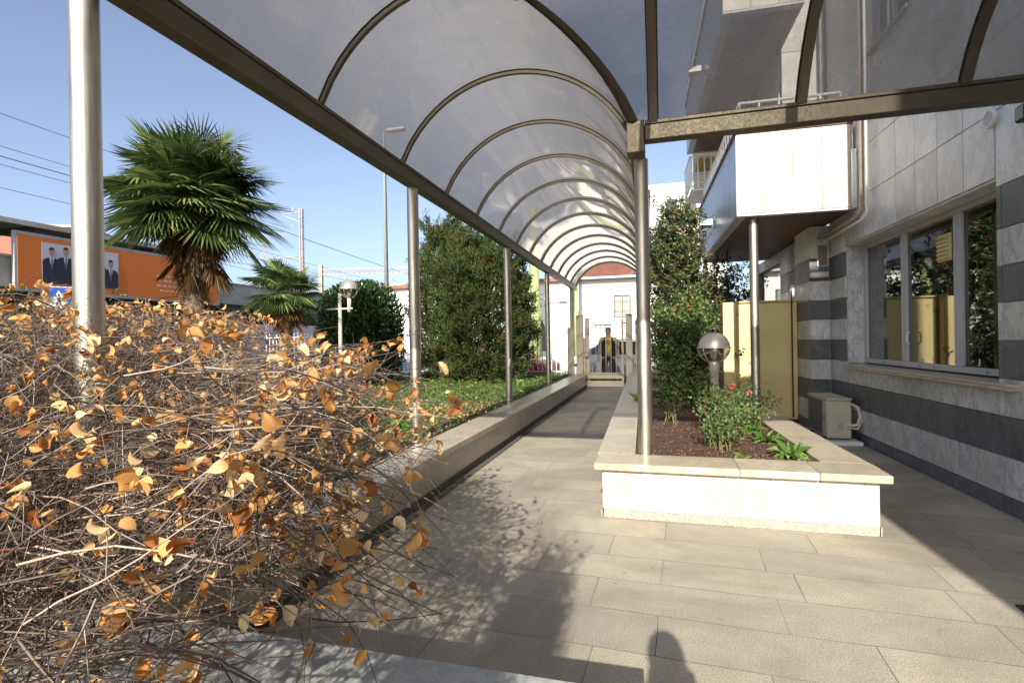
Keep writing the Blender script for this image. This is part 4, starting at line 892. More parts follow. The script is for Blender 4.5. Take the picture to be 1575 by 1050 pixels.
def street_lamp():
    r = empty('street_lamp', (-17.25, 31.5, 0), 0, 'tall grey street lamp rising behind the dark laurel, its head seen through the canopy', 'street lamp')
    mb = MB(); mb.tube([(0, 0, -0.06), (0, 0, 15.2), (0.3, 0.05, 15.35)], [0.17, 0.09, 0.06], 12); mb.build('post', m_plain('grey_green_post', (0.22, 0.25, 0.24), 0.5), r)
    mb = MB(); mb.box(0.2, 1.5, -0.2, 0.25, 15.2, 15.38, bev=0.07); mb.build('lamp_head', M['alu'], r)
street_lamp()

# ------------------------------------------------------------------ railway viaduct and what stands on it
def viaduct():
    r = empty('railway_viaduct', (-37.5, 0, 0), 0, 'dark concrete railway viaduct running along the far left behind the palms', 'viaduct')
    mb = MB(); 
    for k in range(27): mb.box(-0.25, 0.15, -20+k*9.0, -20+k*9.0+8.96, 5.15, 6.95)
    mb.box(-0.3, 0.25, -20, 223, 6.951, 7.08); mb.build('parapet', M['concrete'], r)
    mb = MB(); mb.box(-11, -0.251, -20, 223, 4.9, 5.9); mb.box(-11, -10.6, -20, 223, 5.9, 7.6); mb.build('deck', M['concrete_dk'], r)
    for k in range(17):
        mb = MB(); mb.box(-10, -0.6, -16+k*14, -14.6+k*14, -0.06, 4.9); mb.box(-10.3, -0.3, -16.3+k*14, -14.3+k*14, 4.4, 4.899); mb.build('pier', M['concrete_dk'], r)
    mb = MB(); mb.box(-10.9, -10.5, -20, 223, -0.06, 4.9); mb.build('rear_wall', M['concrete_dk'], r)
viaduct()
r = empty('platform_roof', (-38.5, 0, 0), 0, 'long flat platform roof with a dark underside on the viaduct above the billboard', 'roof')
mb = MB(); mb.box(-4, 1.6, -10, 38, 9.05, 9.2); mb.box(1.3, 1.62, -10, 38, 8.9, 9.049); mb.build('roof', M['concrete'], r)
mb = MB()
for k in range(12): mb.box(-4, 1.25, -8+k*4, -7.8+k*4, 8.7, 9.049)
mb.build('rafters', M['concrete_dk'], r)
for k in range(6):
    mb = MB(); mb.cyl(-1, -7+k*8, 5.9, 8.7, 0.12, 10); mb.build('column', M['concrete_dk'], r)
# billboard
def billboard():
    r = empty('billboard', (-37.0, 22.8, 5.1), R(90), 'orange billboard with a photograph of men in dark suits, hung on the viaduct', 'billboard')
    # local x runs along the viaduct, front faces local -y (world +x)
    orange = m_plain('orange_print', (0.62, 0.155, 0.015), 0.6, var=0.04, scale=0.5); L_ = 15.0; Hh = 3.25
    mb = MB(); mb.box(-0.15, L_+0.15, -0.05, 0.2, -0.18, Hh+0.18); mb.build('frame', m_plain('grey_frame', (0.36, 0.36, 0.36), 0.6), r)
    mb = MB(); mb.box(0, L_, -0.07, -0.051, 0, Hh); mb.build('poster', orange, r)
    mb = MB(); mb.box(1.3, 6.15, -0.078, -0.0705, 0.42, 2.95); ph = mb.build('photo_background', m_plain('pale_print', (0.50, 0.49, 0.53), 0.6, var=0.03), r)
    suit = m_plain('printed_suit', (0.022, 0.022, 0.035), 0.7); sk = m_plain('printed_skin', (0.42, 0.23, 0.17), 0.7); sh_ = m_plain('printed_shirt', (0.55, 0.54, 0.58), 0.7); hr = m_plain('printed_hair', (0.03, 0.02, 0.02), 0.7); tie = m_plain('printed_tie', (0.10, 0.10, 0.15), 0.7)
    def man(x, hy, w_=0.72, y=-0.079):
        mb = MB(); mb.M = Matrix.Translation((x, 0, hy)) @ Matrix.Diagonal((0.72, 1, 0.80, 1)) @ Matrix.Translation((-x, 0, -hy)); b0 = hy-(hy-0.43)/0.80
        pts = [(x-w_, b0), (x-w_, hy-0.85), (x-w_*0.82, hy-0.62), (x-0.2, hy-0.46), (x+0.2, hy-0.46), (x+w_*0.82, hy-0.62), (x+w_, hy-0.85), (x+w_, b0)]
        mb.prism(pts, 'y', y-0.003, y, 0); mb.prism([(x-0.2, hy-0.46), (x+0.2, hy-0.46), (x, hy-1.4)], 'y', y-0.006, y-0.0035, 1)
        mb.prism([(x-0.05, hy-0.55), (x+0.05, hy-0.55), (x+0.08, hy-1.2), (x, hy-1.35), (x-0.08, hy-1.2)], 'y', y-0.009, y-0.0065, 2)
        el = lambda cx, cy, a_, b_, t0=0, t1=2*math.pi: [(cx+a_*math.cos(t), cy+b_*math.sin(t)) for t in np.linspace(t0, t1, 18)[:-1]]
        mb.prism([(x-0.11, hy-0.5), (x+0.11, hy-0.5), (x+0.11, hy-0.2), (x-0.11, hy-0.2)], 'y', y-0.0095, y-0.007, 3)
        mb.prism(el(x, hy-0.02, 0.235, 0.33), 'y', y-0.014, y-0.010, 3); mb.prism(el(x, hy+0.13, 0.225, 0.21, math.pi, -0.12), 'y', y-0.017, y-0.0145, 4)
        for s in (-1, 1): mb.box(x+s*0.09-0.035, x+s*0.09+0.035, y-0.018, y-0.0155, hy+0.01, hy+0.045, 4)
        mb.box(x-0.07, x+0.07, y-0.018, y-0.0155, hy-0.2, hy-0.165, 4)
        mb.build('printed_figure', [suit, sh_, tie, sk, hr], ph)
    man(1.86, 2.42, 0.74); man(2.68, 2.55, 0.78, -0.0975); man(4.75, 2.4, 0.72); man(5.58, 2.15, 0.74, -0.0975)
    mb = MB()
    M['lines'] = m_plain('pale_print_lines', (0.62, 0.42, 0.33), 0.6)
    for k, (a, b) in enumerate(((9.2, 11.8), (9.3, 12.6), (9.2, 12.2), (9.4, 13.2))):
        x = a
        mb = MB()
        while x < b: mb.box(x, x+0.32, -0.078, -0.0705, 1.7-k*0.38, 1.82-k*0.38); x += 0.45
        mb.build('printed_line', M['lines'], r)
billboard()
def brick_block(name, c, sx, sy, h, mat, label, rz=0, win=True):
    r = empty(name, (c[0], c[1], 0), rz, label, 'building'); mb = MB(); mb.box(-sx, sx, -sy, sy, 0, h); mb.build('wall', mat, r)
    mb = MB(); mb.box(-sx-0.3, sx+0.3, -sy-0.3, sy+0.3, h+0.001, h+0.35); mb.build('roof_slab', M['concrete'], r)
    if win:
        for k in range(3):
            for s in (-0.6, 0, 0.6): 
                mb = MB(); mb.box(sx*s-0.6, sx*s+0.6, -sy-0.05, -sy-0.01, h-2.6-3.2*k, h-1.2-3.2*k); mb.build('window', M['carglass'], r)
                mb = MB(); mb.box(sx+0.01, sx+0.05, sy*s-0.5, sy*s+0.5, h-2.6-3.2*k, h-1.2-3.2*k); mb.build('window', M['carglass'], r)
    return r
brick_block('brick_block', (-84, 55.5), 7, 5, 17.7, m_plain('red_brick', (0.30, 0.13, 0.09), 0.9), 'red brick block with a flat roof above the platform roof at the far left', R(28))
brick_block('stone_block', (-54, 22), 6, 8, 8.3, m_plain('brown_stone', (0.12, 0.10, 0.08), 0.9), 'dark old building at the left edge beside the billboard', R(0))
pal = [(0.55, 0.45, 0.33), (0.6, 0.56, 0.48), (0.5, 0.38, 0.28), (0.62, 0.6, 0.55), (0.42, 0.3, 0.24)]
adj = ['cream', 'off white', 'ochre', 'pale grey', 'terracotta']
for i, (px_, dist, sx, h) in enumerate(((545, 210, 9, 19), (585, 240, 10, 25), (612, 190, 7, 19.5), (632, 250, 10, 27), (655, 220, 7, 20))):
    a = math.atan((px_-787)/820)-R(15.56); brick_block('far_block', (dist*math.sin(a), dist*math.cos(a)), sx, 8, h, m_plain('far_wall_'+adj[i].replace(' ', '_'), pal[i], 0.9),
        adj[i]+' far apartment block, '+['leftmost of the far blocks', 'second of the far blocks from the left', 'third of the far blocks from the left', 'fourth of the far blocks from the left', 'rightmost of the far blocks'][i], 0.2*i)
# graffiti wall below the viaduct
n = NT('graffiti_wall_paint'); co = n.coord(); n.base(n.mix(0.55, n.ramp(n.noise(co, 0.9, 3, 0.7, 1.5), [(0.3, (0.45, 0.42, 0.42)), (0.45, (0.20, 0.24, 0.42)), (0.52, (0.55, 0.5, 0.5)), (0.6, (0.35, 0.18, 0.34)), (0.7, (0.6, 0.58, 0.55))]), (0.45, 0.44, 0.42)), 0.8)
mb = MB(); mb.box(-33.2, -32.9, 30, 75, -0.06, 3.2); o = mb.build('graffiti_wall', n.mat); tag(o, 'low grey wall blotched with faded paint under the viaduct, behind the small palm', 'wall')
# catenary
M['rust'] = m_plain('rusty_galvanised', (0.46, 0.36, 0.30), 0.7, var=0.3, scale=1.5); M['wire'] = m_plain('dark_wire', (0.10, 0.105, 0.12), 0.6)
def mast(x, y, ht, label):
    r = empty('catenary_mast', (x, y, 5.9), 0, label, 'mast', 'railway catenary masts on the viaduct'); mb = MB()
    for s in (-1, 1):
        for q in (-1, 1): mb.box(s*0.14-0.045, s*0.14+0.045, q*0.14-0.045, q*0.14+0.045, 0, ht)
    for k in range(int(ht/0.5)):
        for s in (-1, 1):
            mb.tube([(-0.14, s*0.15, k*0.5), (0.14, s*0.15, k*0.5+0.5)], 0.03, 4); mb.tube([(s*0.15, -0.14, k*0.5), (s*0.15, 0.14, k*0.5+0.5)], 0.03, 4)
    mb.build('lattice_post', M['rust'], r)
    mb = MB(); mb.tube([(0, 0, ht-0.4), (-2.6, 0, ht-0.5)], 0.05, 6); mb.tube([(0, 0, ht-1.6), (-2.6, 0, ht-0.5)], 0.035, 6); mb.tube([(-1.1, 0, ht-0.4), (-1.1, 0, ht+0.2)], 0.06, 6); mb.build('top_arm', M['alu'], r)
    mb = MB(); mb.tube([(0, 0, ht*0.5), (-7, 0, ht*0.5)], 0.06, 6); mb.tube([(0, 0, ht-1.2), (-7, 0, ht*0.5+0.1)], 0.03, 6); mb.tube([(-5, 0, ht*0.5), (-5, 0, ht*0.5+1)], 0.06, 6); mb.build('cantilever', M['rust'], r); return r
mast(-38.7, 51.5, 10.8, 'rusty lattice mast with two arms on the viaduct behind the small palm')
def gantry():
    r = empty('railway_gantry', (-46.5, 66, 0), R(12), 'long horizontal lattice gantry over the tracks, between the small palm and the street lamp', 'gantry'); mb = MB(); L_ = 14.0; z = 11.3
    for a, b in ((-0.2, 0), (0.2, 0), (-0.2, 0.7), (0.2, 0.7)): mb.box(0, L_, a-0.04, a+0.04, z+b-0.04, z+b+0.04)
    for k in range(20):
        x = k*0.7; mb.tube([(x, -0.22, z), (x+0.35, -0.22, z+0.7), (x+0.7, -0.22, z)], 0.03, 4); mb.tube([(x, 0.22, z), (x+0.35, 0.22, z+0.7), (x+0.7, 0.22, z)], 0.03, 4)
    mb.build('beam', M['rust'], r)
    for x in (0, L_):
        mb = MB(); mb.box(x-0.25, x+0.25, -0.25, 0.25, 5.9, z+1.3); mb.build('post', M['rust'], r)
    for x in (3.5, 7, 10.5):
        mb = MB(); mb.tube([(x, 0, z), (x, 0, z-1.1)], 0.05, 6); mb.tube([(x-0.5, 0, z-1.1), (x+0.5, 0, z-1.1)], 0.05, 6); mb.build('dropper', M['rust'], r)
gantry()
def wire(p, q, sag, rad, label):
    mb = MB(); P = [Vector(p).lerp(Vector(q), t)-Vector((0, 0, sag*4*t*(1-t))) for t in np.linspace(0, 1, 14)]; mb.tube(P, rad, 5, caps=False); o = mb.build('overhead_wire', M['wire']); tag(o, label, 'wire', 'overhead railway wires'); return o
lab = ['highest overhead wire left of the big post', 'second overhead wire from the top left of the big post, just over a pair', 'thicker upper wire of the close pair left of the big post', 'lower wire of the close pair left of the big post', 'fourth level overhead wire left of the big post', 'lowest faint overhead wire above the platform roof']
for i, (z0, z1, sg) in enumerate(((17.5, 16.2, 0.6), (15.5, 14.6, 0.6), (15.1, 14.2, 0.6), (14.9, 14.0, 0.7), (13.3, 12.5, 0.5), (10.6, 10.3, 0.2))):
    wire((-40.0-i*0.8, -5, z0), (-39.5-i*0.8, 51.5, z1), sg, 0.035 if i == 2 else 0.022, lab[i])
    
lab2 = ['dark wire crossing the lattice mast and sloping down towards the gantry', 'faint wire running from the lattice mast to the far gantry, upper one', 'faint wire running from the lattice mast to the far gantry, middle one', 'faint wire running from the lattice mast to the far gantry, lower one']
for i, (z0, z1) in enumerate(((14.2, 12.4), (11.6, 11.3), (11.0, 10.6), (9.9, 9.4))): wire((-39.0-i*1.2, 40, z0), (-39.5-i*1.5, 130, z1), 1.0, 0.035 if i == 0 else 0.02, lab2[i])
def sign():
    r = empty('crossing_sign', (-15.2, 10.3, 0), R(62), 'blue square pedestrian crossing sign with a white triangle, on a pole at the left', 'road sign')
    mb = MB(); mb.cyl(0, 0.04, -0.05, 2.6, 0.03, 12); mb.build('pole', M['alu'], r)
    mb = MB(); mb.box(-0.31, 0.31, -0.012, 0.008, 2.44, 3.06, bev=0.004); mb.box(-0.29, 0.29, -0.0145, -0.0125, 2.46, 3.04, 1); mb.prism([(-0.24, 2.50), (0.24, 2.50), (0, 2.96)], 'y', -0.017, -0.015, 0)
    y0, y1 = -0.0195, -0.0175; el = [(0.0+0.028*math.cos(t), 2.83+0.028*math.sin(t)) for t in np.linspace(0, 2*math.pi, 12)[:-1]]
    mb.prism(el, 'y', y0, y1, 2); mb.prism([(-0.035, 2.79), (0.03, 2.79), (0.025, 2.67), (-0.03, 2.67)], 'y', y0, y1, 2)
    mb.prism([(-0.03, 2.67), (0.0, 2.67), (-0.05, 2.535), (-0.08, 2.535)], 'y', y0, y1, 2); mb.prism([(0.0, 2.67), (0.028, 2.67), (0.075, 2.535), (0.045, 2.535)], 'y', y0, y1, 2); mb.prism([(0.03, 2.785), (0.025, 2.76), (0.08, 2.70), (0.09, 2.71)], 'y', y0, y1, 2)
    for k in range(5): mb.prism([(-0.17+k*0.08, 2.505), (-0.135+k*0.08, 2.505), (-0.12+k*0.065, 2.53), (-0.145+k*0.065, 2.53)], 'y', y0, y1, 2)
    mb.build('panel', [M['whitep'], m_plain('sign_blue', (0.03, 0.10, 0.42), 0.4), M['rubber']], r)
sign()

# ------------------------------------------------------------------ lawn and shrubs
def lawn():
    n = 46000; X = rng.uniform(-12, -2.3, n); Y = rng.uniform(3.2, 16.3, n); dens = 0.5+0.5*np.sin(X*1.3+Y*0.7)*np.sin(Y*1.1-X*0.4)
    k = (X < LW(Y)-0.35) & (rng.random(n) < np.clip((Y-4.6)/4.5, 0.10, 1.0)*(0.45+0.55*dens)); X = X[k]; Y = Y[k]; n = len(X)
    P = np.stack([X, Y, 0.345+rng.random(n)**2*0.12*np.clip((Y-4)/6, 0.2, 1)], 1); N = np.tile([0, -0.2, 1.0], (n, 1))+rng.normal(size=(n, 3))*0.45; D = rng.normal(size=(n, 3))*[1, 1, 0.35]
    return leaves(P, rng.uniform(0.035, 0.075, n), rng.uniform(0.03, 0.06, n), D, N)
V, F = lawn(); o = arr_mesh('lawn_ivy', V, F, M['ivy']); tag(o, 'bright green low ivy and weeds covering the lawn behind the left wall', 'ground cover', kind='stuff')
n = 1100; P = np.stack([rng.uniform(-3.6, -2.3, n), rng.uniform(3.6, 9, n), 0.35+rng.random(n)*0.01], 1); P = P[P[:, 0] < LW(P[:, 1])-0.3]; V, F = ovate(P, rng.uniform(0.03, 0.05, len(P)), rng.uniform(0.02, 0.035, len(P)), rng.normal(size=(len(P), 3))*[1, 1, 0.2], np.tile([0, 0, 1.0], (len(P), 1)))
o = arr_mesh('fallen_leaves', V, F, M['hleaf'], smooth=True); tag(o, 'brown fallen leaves scattered on the soil beside the left coping', 'leaves', kind='stuff')
def shell_pts(n, c, rad, inner=0.0, bump=0.12, k=3.0, squash=None, seed=1, power=2.0):
    """points in the outer layer of a lumpy superellipsoid, with outward normals"""
    g = np.random.default_rng(seed); d = unit(g.normal(size=(n, 3))); ph = g.uniform(0, 6.28, 9)
    pw = power; q = (np.abs(d[:, 0])**pw+np.abs(d[:, 1])**pw+np.abs(d[:, 2])**pw)**(-1/pw)
    lump = 1+bump*(np.sin(d[:, 0]*k*2.1+ph[0])*np.sin(d[:, 1]*k*2.3+ph[1])+0.6*np.sin(d[:, 2]*k*3.4+ph[2]+d[:, 0]*3)+0.5*np.sin(d[:, 1]*k*5.1+ph[3]+d[:, 2]*k*4))
    rr = (1-(1-inner)*g.random(n)**1.6)*q*lump
    return np.array(c)+d*rr[:, None]*np.array(rad), d
def trunkmesh(base, top, r0, r1, limbs, spread, seed=0):
    g = random.Random(seed); mb = MB(); b = Vector(base); t = Vector(top); mid = b.lerp(t, 0.5)+Vector((g.uniform(-.08, .08), g.uniform(-.08, .08), 0)); mb.tube([b, mid, t], [r0, (r0+r1)/2, r1], 9)
    for i in range(limbs):
        s = b.lerp(t, g.uniform(0.3, 1)); a = g.uniform(0, 6.28); L = g.uniform(0.5, 1)*spread; e = s+Vector((math.cos(a)*L*0.7, math.sin(a)*L*0.7, L*g.uniform(0.3, 0.9))); m = s.lerp(e, 0.5)+Vector((0, 0, 0.08)); mb.tube([s, m, e], [r1*0.8, r1*0.5, r1*0.2], 6)
    return mb
def bush(name, label, cat_, base, c, rad, n, L, W, mat, seed, inner=0.55, bump=0.12, power=2.6, up=0.6, droop=0.0, trunk=True, r0=0.07, droop_noise=0.6, branches=False):
    r = empty(name, base, 0, label, cat_); c = np.array(c)-np.array(base); g = np.random.default_rng(seed+50)
    P, d = shell_pts(n, c, rad, inner, bump, 3.0, seed=seed, power=power); P2, d2 = shell_pts(n//2, c, np.array(rad)*0.86, 0.3, bump, 3.0, seed=seed, power=power); P = np.concatenate([P, P2]); P = P[P[:, 2] > 0.02] ; d = d[:len(P)] if False else unit(P-c)
    D = d+g.normal(size=P.shape)*droop_noise+[0, 0, up]; V, F = leaves(P, g.uniform(0.7, 1.3, len(P))*L, g.uniform(0.7, 1.3, len(P))*W, D, d+g.normal(size=P.shape)*0.5, droop); arr_mesh('crown', V, F, mat, r)
    trunkmesh((0, 0, -0.05), (c[0], c[1], c[2]+rad[2]*0.4), r0, r0*0.4, 14, min(rad[0], rad[1]), seed).build('trunk', M['bark'], r); return r
# conifers: flat sprays in upright clumps
def conifer(base, clumps, label, seed):
    r = empty('conifer', base, 0, label, 'tree'); g = np.random.default_rng(seed); VF = []
    for (cx, cy, cz, rx, ry, rz_, n) in clumps:
        nc = n//85; Cc, dc = shell_pts(nc, (cx, cy, cz), (rx, ry, rz_), 0.80, 0.10, 4.0, seed=g.integers(1e6), power=2.3); k_ = Cc[:, 2] > 0.05; Cc = Cc[k_]; dc = dc[k_]; m_ = 85
        off_ = np.abs(g.normal(size=(len(Cc), m_, 1)))*0.13; dd = unit(dc*0.75+[0, 0, 0.75]+g.normal(size=dc.shape)*0.2); P = (Cc[:, None, :]+dd[:, None, :]*off_+g.normal(size=(len(Cc), m_, 3))*0.045).reshape(-1, 3); D = (np.repeat(dd, m_, 0)+g.normal(size=P.shape)*0.45); k_ = P[:, 2] > 0.01
        P = P[k_]; D = D[k_]; VF.append(leaves(P, g.uniform(0.05, 0.11, len(P)), g.uniform(0.018, 0.036, len(P)), D, g.normal(size=P.shape), 0, 0.4)); n = int(n*0.42); rx *= 0.86; ry *= 0.86; rz_ *= 0.93
        P, d = shell_pts(n, (cx, cy, cz), (rx, ry, rz_), 0.70, 0.10, 4.0, seed=g.integers(1e6), power=2.3)
        P = P+unit(g.normal(size=P.shape))*0.05; keep = P[:, 2] > 0.0; P = P[keep]; d = d[keep]
        cl = np.sin(P[:, 0]*7+P[:, 2]*3)*np.sin(P[:, 2]*6-P[:, 1]*5)*np.sin(P[:, 1]*8+1); keep = cl > -0.62; P = P[keep]; d = d[keep]
        D = d*0.9+g.normal(size=P.shape)*0.45+[0, 0, 0.75]; VF.append(leaves(P, g.uniform(0.07, 0.14, len(P)), g.uniform(0.025, 0.05, len(P)), D, g.normal(size=P.shape), 0, 0.4))
        Q, dd = shell_pts(int(n*0.02), (cx, cy, cz), (rx*1.06, ry*1.06, rz_*1.03), 0.9, 0.10, 4.0, seed=g.integers(1e6), power=2.3)
        for k in range(4): VF.append(leaves(Q+[0, 0, 0.05*k], 0.10, 0.02, dd*0.3+[0, 0, 1]+g.normal(size=Q.shape)*0.3, None, 0, 0.3))
    V, F = cat(VF); arr_mesh('crown', V, F, M['conifer'], r)
    mb = MB(); mb.tube([(0, 0, 0), (0.02, 0, clumps[0][2]), (0, 0.03, clumps[0][2]+clumps[0][5]*0.7)], [0.14, 0.09, 0.03], 9)
    for c_ in clumps:
        for k in range(10):
            a = g.uniform(0, 6.28); z = g.uniform(0.3, c_[2]+c_[5]*0.5); mb.tube([(0, 0, z*0.8), (c_[0]+math.cos(a)*c_[3]*0.7, c_[1]+math.sin(a)*c_[4]*0.7, z+0.3)], [0.03, 0.008], 5)
    mb.build('trunk', M['bark'], r)
conifer((-4.55, 13.6, 0.34), [(0, 0, 1.75, 1.28, 1.15, 2.0, 38000), (-0.45, -0.1, 2.6, 0.65, 0.7, 1.45, 9000), (0.5, -0.2, 2.2, 0.6, 0.7, 1.35, 8000)], 'big bushy conifer with brown tinged sprays in the lawn, right of its darker neighbour', 11)
conifer((-6.0, 14.2, 0.34), [(0, 0, 2.2, 0.80, 0.8, 2.3, 24000), (0.35, 0.1, 2.9, 0.42, 0.5, 1.85, 6000)], 'narrow dark green conifer with a pointed top, left of the big bushy one', 12)
bush('laurel_bush', 'dark glossy laurel bush clipped round, behind the globe lamp post', 'bush', (-7.62, 12.5, 0.34), (-7.62, 12.5, 1.66), (0.98, 0.98, 1.33), 22000, 0.095, 0.05, M['laurel'], 21, 0.6, 0.04, 3.0)
bush('boxwood_shrub', 'small leaved green shrub half hidden behind the brown twigs at the left', 'shrub', (-5.3, 3.4, 0.34), (-5.3, 3.4, 1.05), (1.5, 0.7, 0.85), 9000, 0.03, 0.016, M['rose'], 22, 0.5, 0.15, 2.0)
# leafy tree beside the planter
def leafy_tree():
    base = (0.62, 10.3, 0.34); r = empty('leafy_tree', base, 0, 'dense glossy leaved tree with some reddish leaves in the planter, right of the steel post', 'tree'); g = np.random.default_rng(31); VF = []; TW = []
    for cx, cy, cz, rx, ry, rz_, n in ((-0.34, 0, 1.75, 0.56, 0.7, 1.5, 7500), (-0.34, 0.1, 2.75, 0.42, 0.55, 1.0, 4600), (-0.55, -0.1, 2.4, 0.34, 0.42, 0.85, 2400), (-0.12, 0.1, 3.1, 0.28, 0.36, 0.66, 2000), (0.28, 0.5, 1.55, 0.56, 0.6, 0.95, 3600), (0.15, -0.4, 1.1, 0.55, 0.5, 0.85, 2600), (-0.75, 0.2, 2.95, 0.16, 0.2, 0.30, 240), (0.80, 1.5, 1.75, 0.55, 0.5, 1.15, 3600)):
        nc = n//11; Cc, dc = shell_pts(nc, (cx, cy, cz), (rx, ry, rz_), 0.45, 0.2, 3.5, seed=g.integers(1e6), power=2.0); k = (Cc[:, 2] > 0.15) & (np.sin(Cc[:, 0]*7+Cc[:, 2]*4)*np.sin(Cc[:, 2]*5-Cc[:, 1]*6) > -0.6); Cc = Cc[k]; dc = dc[k]; m_ = 14
        tw = unit(dc*0.7+g.normal(size=dc.shape)*0.6+[0, 0, 0.25]); TW.append(np.stack([Cc-tw*0.12, Cc, Cc+tw*0.1], 1)); P = (Cc[:, None, :]+tw[:, None, :]*g.uniform(-0.10, 0.12, (len(Cc), m_, 1))+g.normal(size=(len(Cc), m_, 3))*0.022).reshape(-1, 3); D = np.repeat(tw, m_, 0)*0.7+g.normal(size=P.shape)*0.7; VF.append(leaves(P, g.uniform(0.055, 0.10, len(P)), g.uniform(0.024, 0.042, len(P)), D, np.repeat(dc, m_, 0)+g.normal(size=P.shape)*0.5+[0, 0, 0.3], 0.3, 0.15))
    V, F = tubes(np.concatenate(TW), 0.004, 0.0015, 4); arr_mesh('twigs', V, F, M['bark'], r)
    V, F = cat(VF); arr_mesh('crown', V, F, M['tree'], r); trunkmesh((0, 0, 0), (0.05, 0, 3.3), 0.06, 0.02, 34, 0.9, 3).build('trunk', M['bark'], r)
leafy_tree()
# roses
def rose_bush(base, stems, H, label, seed, spread=0.35, flowers=6, leafn=26, lsz=0.04):
    r = empty('rose_bush', base, 0, label, 'rose'); g = np.random.default_rng(seed); PL = []; VF = []; FL = []
    for i in range(stems):
        a = g.uniform(0, 6.28); e = g.uniform(0.25, 1)*spread; h = H*g.uniform(0.5, 1.1); p0 = np.array([math.cos(a)*0.08, math.sin(a)*0.08, 0]); p3 = np.array([math.cos(a)*e, math.sin(a)*e, h]); ts = np.linspace(0, 1, 7)[:, None]
        P = p0+(p3-p0)*ts+np.sin(ts*math.pi)*np.array([math.cos(a)*-0.05, math.sin(a)*-0.05, 0.06])+g.normal(size=(7, 3))*0.012; PL.append(P)
        m = int(leafn*h/0.6)+6; t = g.uniform(0.12, 1, m); idx = np.minimum((t*6).astype(int), 5); fr = (t*6-idx)[:, None]; Q = P[idx]*(1-fr)+P[idx+1]*fr
        Q = Q+g.normal(size=Q.shape)*0.045; VF.append(leaves(Q, g.uniform(0.6, 1.2, m)*lsz, g.uniform(0.5, 0.8, m)*lsz, g.normal(size=Q.shape)+[0, 0, 0.15], g.normal(size=Q.shape)*0.6+[0, -0.3, 1], 0.1, 0.15))
        if i < flowers: FL.append(P[-1])
    V, F = tubes(np.array(PL), 0.006, 0.002, 5); arr_mesh('stems', V, F, m_stem, r); V, F = cat(VF); arr_mesh('leaves', V, F, M['rose'], r)
    for p in FL:
        k = 26; dd = unit(g.normal(size=(k, 3))+[0, 0, 0.8]); V, F = leaves(np.repeat(p[None], k, 0)+dd*0.006, g.uniform(0.018, 0.034, k), g.uniform(0.02, 0.03, k), dd, g.normal(size=(k, 3)), 0, 0.5); arr_mesh('flower', V, F, M['petal'], r)
m_stem = m_plain('green_brown_stem', (0.13, 0.12, 0.05), 0.6)
rose_bush((0.52, 5.30, 0.39), 24, 0.42, 'low rose bush with small leaves at the front of the planter, by the coping', 41, 0.28, 0, 60, 0.034)
rose_bush((0.66, 5.95, 0.39), 32, 0.56, 'rose bush with pinkish shoots in the planter, in front of the lamp post', 42, 0.42, 3, 62, 0.038)
rose_bush((0.98, 6.6, 0.39), 24, 0.42, 'rose bush right of the lamp post, against the yellow enclosure', 43, 0.36, 2, 55, 0.036)
rose_bush((0.18, 8.1, 0.39), 44, 1.55, 'tall rose bush with red flowers behind the lamp globe, left side', 44, 0.45, 7, 75, 0.06)
rose_bush((0.48, 8.7, 0.39), 44, 1.6, 'tall rose bush with red flowers behind the lamp globe, right side', 45, 0.42, 6, 75, 0.06)
rose_bush((0.10, 6.75, 0.39), 8, 0.30, 'small rose seedling in the mulch behind the steel canopy post', 46, 0.2, 0, 16, 0.035)
def rosette(base, n, L, label, seed, up=0.5):
    r = empty('leafy_rosette', base, 0, label, 'plant'); g = np.random.default_rng(seed); a = g.uniform(0, 6.28, n); D = np.stack([np.cos(a), np.sin(a), g.uniform(0.15, 1.0, n)*up], 1); P = np.stack([np.cos(a)*0.015, np.sin(a)*0.015, np.full(n, 0.01)], 1)
    V, F = ovate(P, g.uniform(0.7, 1.1, n)*L, g.uniform(0.26, 0.38, n)*L, D, np.tile([0, 0, 1.0], (n, 1))+g.normal(size=(n, 3))*0.1, 0.75); arr_mesh('leaves', V, F, M['prim'], r, True)
rosette((1.06, 5.06, 0.40), 44, 0.18, 'bright green rosette of broad leaves in the front right corner of the planter', 51, 0.9)
rosette((1.0, 5.75, 0.40), 34, 0.17, 'bright green leafy clump by the right inner edge of the planter', 52, 0.9)
rosette((0.95, 6.3, 0.40), 30, 0.15, 'small green leafy clump right of the rose bushes', 53, 0.9)
rosette((0.66, 4.92, 0.40), 8, 0.08, 'tiny green seedling at the foot of the low rose bush', 54, 0.8)
rosette((-0.22, 8.9, 0.38), 14, 0.34, 'broad green leaves beside the inner edge of the planter, left of the roses', 55, 1.2)
for k, (x, y) in enumerate(((-3.2, 6.1), (-2.8, 11.2), (-3.3, 13.0))):
    rosette((x, y, 0.34), 22, 0.20, ['clump of green leaves in the lawn behind the second canopy post', 'clump of green leaves in the lawn, far end by the coping', 'clump of green leaves in the lawn close to the far fence'][k], 60+k, 1.2)
